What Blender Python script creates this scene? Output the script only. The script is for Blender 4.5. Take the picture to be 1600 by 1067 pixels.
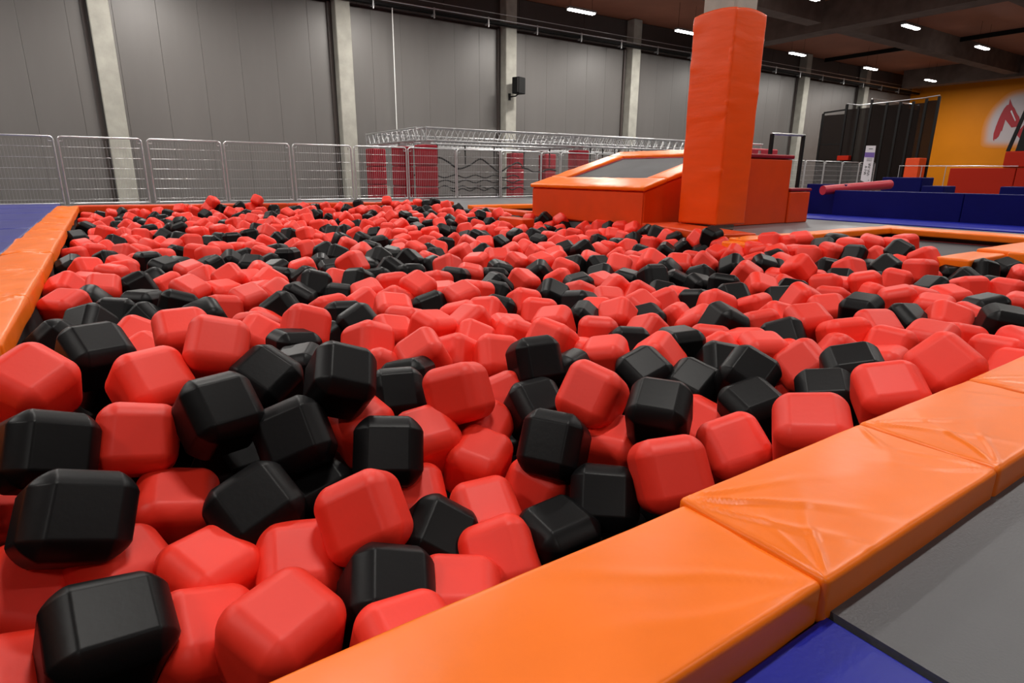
import bpy, bmesh, math, random
from mathutils import Vector, Matrix, noise, Euler
PI = math.pi
for o in list(bpy.data.objects): bpy.data.objects.remove(o)
S = bpy.context.scene
COL = S.collection

# ---------------------------------------------------------------- camera, world, exposure
cam_d = bpy.data.cameras.new('camera'); cam = bpy.data.objects.new('camera', cam_d); COL.objects.link(cam)
RX = Vector((0.83238126, -0.55415604, 0.00724746)); UX = Vector((0.143393, 0.22798147, 0.96304875)); FX = Vector((0.53533157, 0.8005845, -0.2692296))
m = Matrix((RX, UX, -FX)).transposed().to_4x4(); m.translation = Vector((0, 0, 0.6))
cam.matrix_world = m
cam_d.sensor_width = 36; cam_d.lens = 36 * 933.9 / 1600; cam_d.clip_start = 0.02; cam_d.clip_end = 300
S.camera = cam
w = bpy.data.worlds.new('world'); S.world = w; w.use_nodes = True
w.node_tree.nodes['Background'].inputs[0].default_value = (0.85, 0.88, 1, 1)
w.node_tree.nodes['Background'].inputs[1].default_value = 0.02
S.view_settings.view_transform = 'Standard'; S.view_settings.look = 'None'
S.view_settings.gamma = 1; S.view_settings.use_curve_mapping = False
S.view_settings.exposure = 0.0
LAMP_W = 150          # watts of every ceiling lamp
LAMP_COL = (1.0, 0.96, 0.90)

# ---------------------------------------------------------------- materials
def mat(name, col, rough=0.5, metal=0.0, noise_amt=0.0, noise_scale=8.0, bump=0.0, bump_scale=30.0, spec=0.5, stretch=(1, 1, 1), coat=0.0, emit=None, sheen=0.0, rvar=0.0):
    M = bpy.data.materials.new(name); M.use_nodes = True
    nt = M.node_tree; N = nt.nodes; L = nt.links; b = N['Principled BSDF']
    b.inputs['Base Color'].default_value = (*col, 1); b.inputs['Roughness'].default_value = rough
    b.inputs['Metallic'].default_value = metal; b.inputs['Specular IOR Level'].default_value = spec
    b.inputs['Coat Weight'].default_value = coat
    if sheen:
        b.inputs['Sheen Weight'].default_value = sheen; b.inputs['Sheen Roughness'].default_value = 0.5
    if emit: b.inputs['Emission Color'].default_value = (*emit[0], 1); b.inputs['Emission Strength'].default_value = emit[1]
    if noise_amt or bump or rvar:
        tc = N.new('ShaderNodeTexCoord'); mp = N.new('ShaderNodeMapping'); mp.inputs['Scale'].default_value = stretch
        L.new(tc.outputs['Object'], mp.inputs[0])
    if noise_amt or rvar:
        n = N.new('ShaderNodeTexNoise'); n.inputs['Scale'].default_value = noise_scale; n.inputs['Detail'].default_value = 5
        L.new(mp.outputs[0], n.inputs['Vector'])
        if noise_amt:
            r = N.new('ShaderNodeValToRGB'); r.color_ramp.elements[0].position = .3; r.color_ramp.elements[1].position = .7
            lo = [c * (1 - noise_amt) for c in col]; hi = [min(1, c * (1 + noise_amt)) for c in col]
            r.color_ramp.elements[0].color = (*lo, 1); r.color_ramp.elements[1].color = (*hi, 1)
            L.new(n.outputs[0], r.inputs[0]); L.new(r.outputs[0], b.inputs['Base Color'])
        if rvar:
            mr = N.new('ShaderNodeMapRange'); mr.inputs[3].default_value = rough - rvar; mr.inputs[4].default_value = rough + rvar
            L.new(n.outputs[0], mr.inputs[0]); L.new(mr.outputs[0], b.inputs['Roughness'])
    if bump:
        n2 = N.new('ShaderNodeTexNoise'); n2.inputs['Scale'].default_value = bump_scale; n2.inputs['Detail'].default_value = 3
        L.new(mp.outputs[0], n2.inputs['Vector'])
        bp = N.new('ShaderNodeBump'); bp.inputs['Strength'].default_value = bump; bp.inputs['Distance'].default_value = 0.01
        L.new(n2.outputs[0], bp.inputs['Height']); L.new(bp.outputs[0], b.inputs['Normal'])
    return M
def foam_mat(name, col, rough, var, spec, sheen):
    """foam with a slightly different tint on every cube (Object Info random)"""
    M = mat(name, col, rough, bump=0.04, bump_scale=60, spec=spec, sheen=sheen)
    nt = M.node_tree; N = nt.nodes; L = nt.links; b = N['Principled BSDF']
    oi = N.new('ShaderNodeObjectInfo'); mr = N.new('ShaderNodeMapRange'); mr.inputs[3].default_value = 1 - var; mr.inputs[4].default_value = 1 + var
    hs = N.new('ShaderNodeHueSaturation'); hs.inputs['Color'].default_value = (*col, 1)
    L.new(oi.outputs['Random'], mr.inputs[0]); L.new(mr.outputs[0], hs.inputs['Value']); L.new(hs.outputs[0], b.inputs['Base Color'])
    return M
MT = dict(
    red=foam_mat('red_foam', (0.86, 0.034, 0.016), 0.48, 0.10, 0.40, 0.0),
    black=foam_mat('black_foam', (0.0045, 0.0045, 0.005), 0.40, 0.35, 0.17, 0.0),
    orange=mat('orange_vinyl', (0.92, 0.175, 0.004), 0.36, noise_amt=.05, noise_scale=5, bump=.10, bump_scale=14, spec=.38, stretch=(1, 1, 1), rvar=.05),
    orange_shaded=mat('orange_vinyl_shaded', (0.64, 0.050, 0.001), 0.42, noise_amt=.05, noise_scale=4, bump=.08, bump_scale=8, spec=.4),  # darker copy of the pad orange, with the shade of unlit faces in its colour
    orange_pillar=mat('orange_vinyl_pillar', (0.78, 0.074, 0.002), 0.38, noise_amt=.04, noise_scale=3, bump=.26, bump_scale=5, spec=.35, stretch=(.7, .7, 3)),
    crimson=mat('crimson_vinyl', (0.24, 0.003, 0.012), 0.5, spec=.25, noise_amt=.08, bump=.1, bump_scale=6),
    crimson_light=mat('crimson_vinyl_pale', (0.50, 0.03, 0.05), 0.45, bump=.1, bump_scale=6),  # paler than the other crimson vinyl
    dark_red=mat('dark_red_vinyl', (0.34, 0.012, 0.002), 0.6, spec=.15),
    blue=mat('blue_vinyl', (0.001, 0.002, 0.075), 0.55, spec=.12, noise_amt=.06, noise_scale=3, bump=.05, bump_scale=10),
    blue_mat=mat('blue_mat', (0.008, 0.014, 0.30), 0.42, spec=.3, noise_amt=.10, noise_scale=5, bump=.06, bump_scale=120),
    blue_deck=mat('blue_deck', (0.040, 0.045, 0.24), 0.33, noise_amt=.10, noise_scale=2, bump=.06, bump_scale=6),
    grey_mat=mat('grey_mat', (0.082, 0.082, 0.088), 0.5, noise_amt=.08, noise_scale=4, bump=.12, bump_scale=200),
    floor=mat('grey_floor', (0.13, 0.13, 0.138), 0.38, noise_amt=.10, noise_scale=1.2, bump=.05, bump_scale=20),
    liner=mat('black_liner', (0.006, 0.006, 0.006), 0.8),
    steel_panel=mat('dark_steel_panel', (0.135, 0.126, 0.120), 0.45, metal=0.15, noise_amt=.06, noise_scale=1.5, bump=.03, bump_scale=3, stretch=(1, 1, .15)),
    steel_upper=mat('upper_wall_steel', (0.055, 0.042, 0.038), 0.6, noise_amt=.08, noise_scale=2),  # darker than the lower panels; unlit band above the lamps put into the colour
    ceiling=mat('ceiling_sheet', (0.30, 0.105, 0.058), 0.7, noise_amt=.08, noise_scale=1),
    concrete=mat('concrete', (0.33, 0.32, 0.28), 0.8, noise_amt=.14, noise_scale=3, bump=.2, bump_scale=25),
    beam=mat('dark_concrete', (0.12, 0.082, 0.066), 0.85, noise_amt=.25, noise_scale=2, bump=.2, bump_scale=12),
    galv=mat('galvanised_steel', (0.62, 0.62, 0.63), 0.33, metal=.85, noise_amt=.08, noise_scale=10),
    wire=mat('galvanised_wire', (0.42, 0.41, 0.41), 0.45, metal=.6),
    alu=mat('aluminium', (0.50, 0.50, 0.51), 0.35, metal=.8),
    black_plastic=mat('black_plastic', (0.006, 0.006, 0.006), 0.6, spec=.2, bump=.1, bump_scale=60),
    black_steel=mat('black_steel', (0.006, 0.005, 0.005), 0.6, spec=.2),
    cable=mat('white_cable', (0.75, 0.75, 0.73), 0.5),
    tramp=mat('trampoline_fabric', (0.045, 0.045, 0.050), 0.6, spec=.25, noise_amt=.2, noise_scale=2, bump=.1, bump_scale=150),
    tramp_red=mat('red_edge_webbing', (0.42, 0.05, 0.06), 0.5),
    orange_paint=mat('orange_wall_paint', (0.66, 0.205, 0.002), 0.6, noise_amt=.03, noise_scale=1, bump=.03, spec=.2),
    banner=mat('white_banner', (0.62, 0.58, 0.62), 0.5), purple=mat('purple_print', (0.13, 0.07, 0.30), 0.5), ink=mat('black_print', (0.03, 0.03, 0.03), 0.6),
    logo_red=mat('red_logo_paint', (0.36, 0.004, 0.015), 0.6),
    gold=mat('ochre_panel', (0.45, 0.20, 0.03), 0.6),
    lamp=mat('lamp_diffuser', (1, 1, 1), 0.5, emit=((1.0, 0.98, 0.94), 30)),
    lamp_body=mat('lamp_housing', (0.30, 0.30, 0.30), 0.4, metal=.5),
)
def net_mat():
    M = mat('black_net', (0.012, 0.008, 0.007), 0.9, spec=.1); nt = M.node_tree; N = nt.nodes; L = nt.links
    tr = N.new('ShaderNodeBsdfTransparent'); mx = N.new('ShaderNodeMixShader'); mx.inputs[0].default_value = .80
    L.new(tr.outputs[0], mx.inputs[1]); L.new(N['Principled BSDF'].outputs[0], mx.inputs[2]); L.new(mx.outputs[0], N['Material Output'].inputs[0])
    return M
MT['net'] = net_mat()
def glow_mat():
    """sprayed white halo with a feathered edge, flat print on the orange wall"""
    M = mat('sprayed_white_halo', (0.62, 0.58, 0.60), 0.6); nt = M.node_tree; N = nt.nodes; L = nt.links; b = N['Principled BSDF']
    vc = N.new('ShaderNodeVertexColor'); vc.layer_name = 'feather'
    mx = N.new('ShaderNodeMixRGB'); mx.inputs[1].default_value = (0.66, 0.205, 0.002, 1); mx.inputs[2].default_value = (0.50, 0.44, 0.46, 1)
    L.new(vc.outputs[0], mx.inputs[0]); L.new(mx.outputs[0], b.inputs['Base Color'])
    return M
MT['halo'] = glow_mat()

# ---------------------------------------------------------------- helpers
def tag(o, label=None, cat=None, group=None, kind=None):
    if label: o['label'] = label
    if cat: o['category'] = cat
    if group: o['group'] = group
    if kind: o['kind'] = kind
    return o
def empty(name, loc=(0, 0, 0), rz=0.0, **k):
    o = bpy.data.objects.new(name, None); COL.objects.link(o); o.location = loc; o.rotation_euler = (0, 0, rz); o.empty_display_size = .1
    return tag(o, **k)
def link(name, me, m, parent=None, loc=None, rot=None, **k):
    if m is not None and not me.materials: me.materials.append(m)
    o = bpy.data.objects.new(name, me); COL.objects.link(o)
    if parent: o.parent = parent
    if loc: o.location = loc
    if rot: o.rotation_euler = rot
    return tag(o, **k)
class MB:
    """collects boxes, tubes and prisms; build() links them as one mesh"""
    def __init__(s): s.v = []; s.f = []; s.sm = []
    def add(s, vs, fs, smooth=False):
        b = len(s.v); s.v += [tuple(v) for v in vs]; s.f += [tuple(i + b for i in f) for f in fs]; s.sm += [smooth] * len(fs)
    def box(s, x0, x1, y0, y1, z0, z1):
        s.add([(x, y, z) for z in (z0, z1) for y in (y0, y1) for x in (x0, x1)],
              [(0, 2, 3, 1), (4, 5, 7, 6), (0, 1, 5, 4), (2, 6, 7, 3), (0, 4, 6, 2), (1, 3, 7, 5)])
    def prism(s, pts, d):
        """pts: 3D loop, extruded by vector d"""
        n = len(pts); d = Vector(d)
        vs = [Vector(p) for p in pts] + [Vector(p) + d for p in pts]
        s.add(vs, [tuple(range(n))[::-1], tuple(range(n, 2 * n))] + [(i, (i + 1) % n, n + (i + 1) % n, n + i) for i in range(n)])
    def tube(s, pts, r, n=8, cap=True):
        pts = [Vector(p) for p in pts]; rings = []
        up = None
        for i, p in enumerate(pts):
            a = pts[max(0, i - 1)]; b = pts[min(len(pts) - 1, i + 1)]; t = (b - a).normalized()
            if up is None: up = t.orthogonal().normalized()
            up = (up - t * up.dot(t)).normalized(); q = t.cross(up)
            rings.append([p + up * (r * math.cos(2 * PI * k / n)) + q * (r * math.sin(2 * PI * k / n)) for k in range(n)])
        vs = [v for rg in rings for v in rg]; fs = []
        for i in range(len(pts) - 1):
            for k in range(n): fs.append((i * n + k, i * n + (k + 1) % n, (i + 1) * n + (k + 1) % n, (i + 1) * n + k))
        s.add(vs, fs, True)
        if cap:
            s.add(rings[0], [tuple(range(n))[::-1]]); s.add(rings[-1], [tuple(range(n))])
    def mesh(s, name):
        me = bpy.data.meshes.new(name); me.from_pydata(s.v, [], s.f); me.polygons.foreach_set('use_smooth', s.sm); me.update()
        bm = bmesh.new(); bm.from_mesh(me); bmesh.ops.recalc_face_normals(bm, faces=bm.faces); bm.to_mesh(me); bm.free()
        return me
    def build(s, name, m, parent=None, loc=None, rot=None, **k):
        return link(name, s.mesh(name), m, parent, loc, rot, **k)
def rbox_mesh(name, size, r, seg=3, div=(1, 1, 1), disp=None):
    """rounded box: size (x,y,z) centred on origin, edge radius r, div = interior divisions, disp(p,n) -> vector"""
    h = [a / 2 for a in size]; verts = {}; vs = []; fs = []; nrm = []
    def axis(i):
        a = [-h[i] + r * (1 - math.cos(PI / 2 * k / seg)) * 1.0 for k in range(seg)] if seg > 0 else [-h[i]]
        a = [-h[i] + r * k / seg for k in range(seg)] if seg > 0 else [-h[i]]
        mid = [-h[i] + r + (2 * h[i] - 2 * r) * k / div[i] for k in range(div[i] + 1)]
        e = [h[i] - r + r * (k + 1) / seg for k in range(seg)] if seg > 0 else []
        return a + mid + e
    ax = [axis(0), axis(1), axis(2)]
    inner = [a - r for a in h]
    def vert(p):
        k = tuple(round(c, 5) for c in p)
        if k in verts: return verts[k]
        P = Vector(p); q = Vector([max(-inner[i], min(inner[i], P[i])) for i in range(3)])
        d = P - q; n = d.normalized() if d.length > 1e-7 else Vector((0, 0, 1))
        # use an angle-even mapping of the rounded zone
        w_ = q + n * r
        if disp: w_ = w_ + disp(w_, n)
        verts[k] = len(vs); vs.append(tuple(w_)); nrm.append(n); return verts[k]
    for a in range(3):
        b, c = (a + 1) % 3, (a + 2) % 3
        for sgn in (-1, 1):
            for i in range(len(ax[b]) - 1):
                for j in range(len(ax[c]) - 1):
                    q = []
                    for (u, v) in ((i, j), (i + 1, j), (i + 1, j + 1), (i, j + 1)):
                        p = [0, 0, 0]; p[a] = sgn * h[a]; p[b] = ax[b][u]; p[c] = ax[c][v]; q.append(vert(p))
                    if sgn < 0: q = q[::-1]
                    if len(set(q)) >= 3: fs.append(tuple(dict.fromkeys(q)))
    me = bpy.data.meshes.new(name); me.from_pydata(vs, [], fs); me.polygons.foreach_set('use_smooth', [True] * len(fs)); me.update()
    if not disp: me.normals_split_custom_set_from_vertices([tuple(n) for n in nrm])
    return me
def pad(name, x0, x1, y0, y1, z0, z1, m, seed=0, puff=.004, wr=.006, div=None, r=.018, parent=None, rz=0, pivot=None, along=0, folds=(), **k):
    """vinyl covered foam pad with puffed top and folds at its ends; along: 0 = long in X, 1 = long in Y"""
    sx, sy, sz = x1 - x0, y1 - y0, z1 - z0
    off = Vector((seed * 3.7, seed * 1.3, seed * .7))
    if div is None: div = (max(2, min(40, int(sx / .035))), max(2, min(40, int(sy / .035))), 2)
    def disp(p, n):
        fold = 0
        if folds and n.z > .3:
            for (cx_, cy_, a0, a1, nn, amp, ln) in folds:
                dx, dy = p.x - cx_ * sx / 2, p.y - cy_ * sy / 2; rr = math.hypot(dx, dy); an = math.degrees(math.atan2(dy, dx))
                if a0 < an < a1:
                    t_ = (an - a0) / (a1 - a0); wob = noise.noise(Vector((rr * 6, an * .02, seed)))
                    fold += .75 * amp * (max(0, math.cos(2 * PI * (t_ * nn + wob * .25))) ** 3) * math.sin(PI * t_) * min(1, rr / .05) * math.exp(-(rr / ln) ** 2)
        u = p[along] / ((sx, sy)[along] / 2); v = p[1 - along] / ((sy, sx)[along] / 2)
        end = max(0, abs(u) - .55) / .45
        q = Vector((p[along] * 3.0, p[1 - along] * 9 + p[along] * 4 * (1 if u > 0 else -1), 0)) if along == 0 else Vector((p.x * 9, p.y * 3, 0))
        d = noise.noise(q + off) * wr * (.25 + .75 * end)
        d += noise.noise(Vector((p.x * 2.2, p.y * 2.2, 3)) + off) * wr * .5
        top = puff * (1 - u * u) * (1 - v * v) if n.z > .5 else 0
        return Vector((n.x * d * .7, n.y * d * .7, n.z * d + top + fold))
    me = rbox_mesh(name, (sx, sy, sz), min(r, sz * .45, sx * .45, sy * .45), 3, div, disp)
    return link(name, me, m, parent, ((x0 + x1) / 2, (y0 + y1) / 2, (z0 + z1) / 2), (0, 0, rz), **k)
def hard(name, x0, x1, y0, y1, z0, z1, m, r=.01, parent=None, div=(1, 1, 1), **k):
    me = rbox_mesh(name, (x1 - x0, y1 - y0, z1 - z0), min(r, (x1 - x0) * .4, (y1 - y0) * .4, (z1 - z0) * .4), 2, div)
    return link(name, me, m, parent, ((x0 + x1) / 2, (y0 + y1) / 2, (z0 + z1) / 2), **k)
ORD = ['', 'first', 'second', 'third', 'fourth', 'fifth', 'sixth', 'seventh', 'eighth', 'ninth', 'tenth', 'eleventh', 'twelfth', 'thirteenth', 'fourteenth',
       'fifteenth', 'sixteenth', 'seventeenth', 'eighteenth', 'nineteenth', 'twentieth']
def ordn(i):
    if i <= 20: return ORD[i]
    return '%d%s' % (i, {1: 'st', 2: 'nd', 3: 'rd'}.get(i % 10, 'th'))

# ================================================================ STRUCTURE
WY = 21.5; WX = 47.2; CZ = 7.2; FZ = -0.08
def slab(name, x0, x1, y0, y1, z0, z1, m):
    b = MB(); b.box(x0, x1, y0, y1, z0, z1); return b.build(name, m, kind='structure')
# deck built around the pit and the two sunken trampolines
fl = MB()
for (a, b_, c, d) in ((-12, -.55, -10, 15.6), (-.55, 48, -10, .50), (-.55, 5.98, 13.5, 15.6), (5.98, 48, 10.5, 15.6), (7.8, 48, 8.4, 10.5), (5.90, 48, 3.7, 8.4),
                      (8.2, 48, .5, 3.7), (6.05, 8.2, .5, 1.95)):
    fl.box(a, b_, c, d, FZ - .14, FZ)
fl.build('floor', MT['floor'], kind='structure')
LZ = -.36   # the hall floor beyond the raised deck
slab('floor_lower', -12, 48, 15.6, 22, LZ - .1, LZ, MT['floor'])
pf = slab('floor_pit', -.55, 8.3, .4, 13.6, -1.5, -1.4, MT['liner'])
ll = MB(); ll.box(-.56, -.42, .4, 13.6, -1.4, -.10); ll.box(-.42, 8.2, .44, .60, -1.4, -.10); ll.box(-.42, 6.0, 13.35, 13.5, -1.4, -.10)
ll.box(5.93, 6.05, 3.9, 10.6, -1.4, -.10); ll.box(6.08, 6.2, .6, 1.9, -1.4, -.10)
ll.build('trim_pit_liner', MT['liner'], kind='structure')
# back wall: individual steel sandwich panels between concrete columns
bw = empty('wall_back', (0, WY, 0), kind='structure')
cols = [-6.1, .63, 7.37, 13.97, 20.65, 27.3, 33.98, 40.5]
base = MB(); base.box(-12, WX + .2, WY + .10, WY + .25, LZ - .1, CZ); base.build('wall_backing', MT['steel_upper'], bw, (0, -WY, 0))
pm = rbox_mesh('wall_panel', (1.071, .08, 6.33), .005, 2)
pm.materials.append(MT['steel_panel'])
x = -11.4
while x < WX:
    o = bpy.data.objects.new('wall_panel', pm); COL.objects.link(o); o.parent = bw; o.location = (x, .07, 2.81); x += 1.075
um = rbox_mesh('upper_panel', (3.30, .08, 1.12), .012, 2); um.materials.append(MT['steel_upper'])
x = -10.2
while x < WX:
    o = bpy.data.objects.new('upper_panel', um); COL.objects.link(o); o.parent = bw; o.location = (x, .07, 6.62); x += 3.31
for i, cx in enumerate(cols):
    c = MB(); c.box(cx - .25, cx + .25, WY - .42, WY + .03, LZ, CZ - .02); o = c.build('column', MT['concrete'])
    tag(o, kind='structure'); bm = bmesh.new(); bm.from_mesh(o.data); bmesh.ops.bevel(bm, geom=bm.edges[:], offset=.02, segments=1, affect='EDGES'); bm.to_mesh(o.data); bm.free()
    o['label'] = 'pale concrete column, %s from the left along the back wall' % ordn(i + 1)
# dark strip added beside each column to paint its shadow gap
for cx in cols:
    g = MB(); g.box(cx - .40, cx - .30, WY - .06, WY + .02, LZ, 6.0); g.build('trim_shadow_gap', MT['steel_upper'], kind='structure')
slab('wall_right', WX, WX + .2, -10, WY + .2, FZ - .1, 6.45, MT['orange_paint'])
slab('wall_right_upper', WX - .05, WX + .2, -10, WY + .2, 6.45, CZ, MT['steel_upper'])
slab('wall_left', -12.2, -12, -10, WY + .2, FZ - .1, CZ, MT['steel_upper'])
slab('wall_front', -12.2, WX + .2, -10.2, -10, FZ - .1, CZ, MT['steel_upper'])
slab('ceiling', -12.2, WX + .2, -10.2, WY + .25, CZ, CZ + .2, MT['ceiling'])
# concrete beams
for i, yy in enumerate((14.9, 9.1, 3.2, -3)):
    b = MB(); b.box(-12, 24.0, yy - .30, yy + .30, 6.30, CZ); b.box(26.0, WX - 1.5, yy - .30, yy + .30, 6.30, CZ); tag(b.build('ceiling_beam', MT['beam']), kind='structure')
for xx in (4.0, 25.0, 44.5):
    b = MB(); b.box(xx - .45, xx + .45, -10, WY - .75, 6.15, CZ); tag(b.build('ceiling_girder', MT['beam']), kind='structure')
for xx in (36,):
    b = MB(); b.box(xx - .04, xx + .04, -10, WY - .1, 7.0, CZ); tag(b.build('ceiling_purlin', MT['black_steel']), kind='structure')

# cable tray and conduit along the back wall
tr = empty('cable_tray', (0, WY - .61, 6.05), label='dark cable tray with bright conduit running along the top of the back wall panels', cat='cable tray')
b = MB(); b.box(-11, WX - .2, .0, .14, -.06, -.045); b.box(-11, WX - .2, .0, .012, -.06, .04); b.box(-11, WX - .2, .128, .14, -.06, .04); b.build('tray', MT['black_steel'], tr)
b = MB(); b.tube([(-11, -.03, .10), (WX - .2, -.03, .10)], .022); b.build('conduit', MT['galv'], tr)
b = MB(); b.tube([(-11, .05, .32), (WX - .2, .05, .32)], .012); b.build('upper_conduit', MT['galv'], tr)
bk = MB(); bk.box(-.03, .03, -.05, .17, -.12, -.06); bk.box(-.02, .02, -.05, .0, -.20, .14); bkm = bk.mesh('bracket'); bkm.materials.append(MT['galv'])
xx = -9.5
while xx < WX - 1:
    o = bpy.data.objects.new('bracket', bkm); COL.objects.link(o); o.parent = tr; o.location = (xx, 0, 0); xx += 2.23

# ================================================================ CEILING LAMPS
def make_lamp():
    root = empty('ceiling_lamp', (0, 0, 0))
    b = MB(); b.box(-.62, .62, -.10, .10, .0, .07); b.build('housing', MT['lamp_body'], root)
    link('diffuser', rbox_mesh('diffuser', (1.16, .17, .05), .02, 2), MT['lamp'], root, (0, 0, -.02))
    b = MB(); b.box(-.49, -.484, -.004, .004, .07, 1.0); b.build('suspension', MT['black_steel'], root); b = MB(); b.box(.484, .49, -.004, .004, .07, 1.0); b.build('suspension', MT['black_steel'], root)
    ld = bpy.data.lights.new('lamp_light', 'AREA'); ld.shape = 'RECTANGLE'; ld.size = 1.2; ld.size_y = .25; ld.energy = LAMP_W; ld.color = LAMP_COL
    lo = bpy.data.objects.new('lamp_light', ld); COL.objects.link(lo); lo.parent = root; lo.location = (0, 0, -.06)
    return root
def copy_tree(o, parent=None):
    c = o.copy(); COL.objects.link(c); c.parent = parent
    for ch in list(o.children): copy_tree(ch, c)
    return c
lamp0 = make_lamp(); used = [False]; wall_light = {}; lamp_light0 = [c for c in lamp0.children if c.type == 'LIGHT'][0].data
def lamp(x, y, label, z=6.2, light=None):
    o = lamp0 if not used[0] else copy_tree(lamp0); used[0] = True
    o.location = (x, y, z); tag(o, label, 'lamp', 'long ceiling lamps')
    lo = [c for c in o.children if c.type == 'LIGHT'][0]; lo.data = lamp_light0
    if light:
        lo = [c for c in o.children if c.type == 'LIGHT'][0]
        if light not in wall_light: wall_light[light] = lamp_light0.copy(); wall_light[light].energy = LAMP_W * light
        lo.data = wall_light[light]
vis1 = [15.1, 20.6, 28.4, 35.2, 42.2]; vis2 = [19.9, 26.9, 33.6]
for i, x in enumerate(vis1): lamp(x, 18.3, 'glowing ceiling lamp near the back wall, %s from the left of that row' % ordn(i + 1), light=2.2)
for i, x in enumerate(vis2): lamp(x, 12.7, 'glowing ceiling lamp beside the concrete beam, %s from the orange pillar' % ordn(i + 1))
for i, x in enumerate((8.4, 1.7, -5)): lamp(x, 18.3, 'ceiling lamp above the frame near the back wall, %s from the right' % ordn(i + 1), light=2.2)
for i, x in enumerate((13.2, 6.5, -.2, -7)): lamp(x, 12.7, 'ceiling lamp above the frame over the far end of the pit, %s from the right' % ordn(i + 1))
for i, x in enumerate((-5, 1.7, 8.4, 15.1, 24)): lamp(x, 7.0, 'ceiling lamp above the frame over the middle of the pit, %s from the left' % ordn(i + 1))
for i, x in enumerate((-5, 1.7, 8.4, 15.1, 24)): lamp(x, 1.6, 'ceiling lamp above the frame over the near edge of the pit, %s from the left' % ordn(i + 1))
for i, x in enumerate((-2, 6, 14)): lamp(x, -4.5, 'added unseen lamp behind the camera, %s from the left' % ordn(i + 1), light=.6)  # unseen row added to brighten the camera side of the front pads
for i, y in enumerate((9, 3)): lamp(38, y, 'ceiling lamp before the far orange wall, right of the frame, ' + ('nearer the net court' if i == 0 else 'farther from the net court'))

# ================================================================ PADS AROUND THE PIT
G1 = 'orange edge pads of the pit'
def P(*a, label, **k): return pad('edge_pad', *a, label=label, cat='pad', group=G1, **k)
fx = [-1.9, -.55, .84, 1.497, 2.14, 2.80, 3.46, 4.12, 4.78, 5.44, 6.10]
fl_ = ['orange pad running under the camera, left of the lower frame edge', 'orange edge pad in the bottom foreground, nearest the camera', 'orange pad with fan-shaped folds at its corner, right of the foreground pad',
       'orange pad beside the grey mat, second beyond the foreground joint', 'orange pad at the right frame edge beside the grey mat']
FD = {1: ((1, 1, 185, 262, 3, .007, .30), (1, -1, 120, 178, 2.5, .005, .30)), 2: ((-1, 1, -88, -8, 3.5, .014, .24), (-1, -1, 15, 80, 2.5, .009, .16), (1, -1, 95, 170, 3, .008, .14), (1, 1, -175, -100, 2, .006, .2)),
      3: ((-1, 1, -80, -5, 3, .010, .22), (-1, -1, 5, 75, 3, .010, .2), (1, -1, 100, 170, 3, .006, .2)), 9: ((-1, 1, -80, -5, 3, .009, .25), (1, -1, 100, 170, 3, .008, .25))}
for i in range(len(fx) - 1):
    lb = fl_[i] if i < len(fl_) else 'orange front edge pad outside the right frame edge, %s one along' % ordn(i - 4)
    P(fx[i] + (.0015 if i != 2 else -.004), fx[i + 1] - .0015, .385 + (.0 if i < 2 else -.006), .66 + (.0 if i < 2 else .012), FZ + .001, 0 + (.0 if i < 2 else .006), MT['orange'], seed=i + 1,
      wr=.007 if i != 1 else .006, puff=.006, r=.011, div=(110, 44, 4) if 0 < i < 5 else (20, 8, 2), folds=FD.get(i, FD[9]), label=lb)
ly = [.66, 1.7, 2.75, 3.75, 4.75, 5.8, 6.9, 7.9, 9.0, 10.1, 11.2, 12.3, 13.3]
for i in range(12):
    P(-.70, -.38, ly[i] + .004, ly[i + 1] - .004, FZ - .02, .004 * (i % 2), MT['orange'], seed=20 + i, along=1, wr=.018, puff=.010, div=(20, 60, 3), folds=((-1, -1, 10, 85, 3, .014, .3), (1, 1, -170, -95, 3, .012, .3), (1, -1, 95, 170, 2.5, .010, .25)),
      label='orange pad on the left side of the pit, %s from the camera end' % ordn(i + 1))
bx = [(-.45, 1.35), (1.36, 3.1), (3.11, 4.85), (4.86, 6.55)]
ang = -math.atan(.172)
for i, (a, b_) in enumerate(bx):
    xm = (a + b_) / 2; ym = 13.3 - (xm + .38) * .172 + .17; L_ = (b_ - a) / math.cos(ang)
    P(xm - L_ / 2 + .003, xm + L_ / 2 - .003, ym - .17, ym + .17, FZ - .05, .004, MT['orange_shaded'], seed=40 + i, rz=ang, wr=.006, div=(20, 5, 2), label='orange pad along the far end of the pit, %s from the left corner' % ordn(i + 1))
# wedge of floor behind the slanted far pads, and its black liner
b = MB(); b.prism([(-.55, 13.55, FZ - .14), (5.98, 12.43, FZ - .14), (5.98, 13.5, FZ - .14), (-.55, 13.56, FZ - .14)], (0, 0, .1395)); b.build('floor_wedge', MT['floor'], kind='structure')
b = MB(); b.prism([(-.45, 13.42, -1.4), (5.98, 12.30, -1.4), (5.98, 12.38, -1.4), (-.45, 13.5, -1.4)], (0, 0, 1.25)); b.build('trim_far_liner', MT['liner'], kind='structure')

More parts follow.
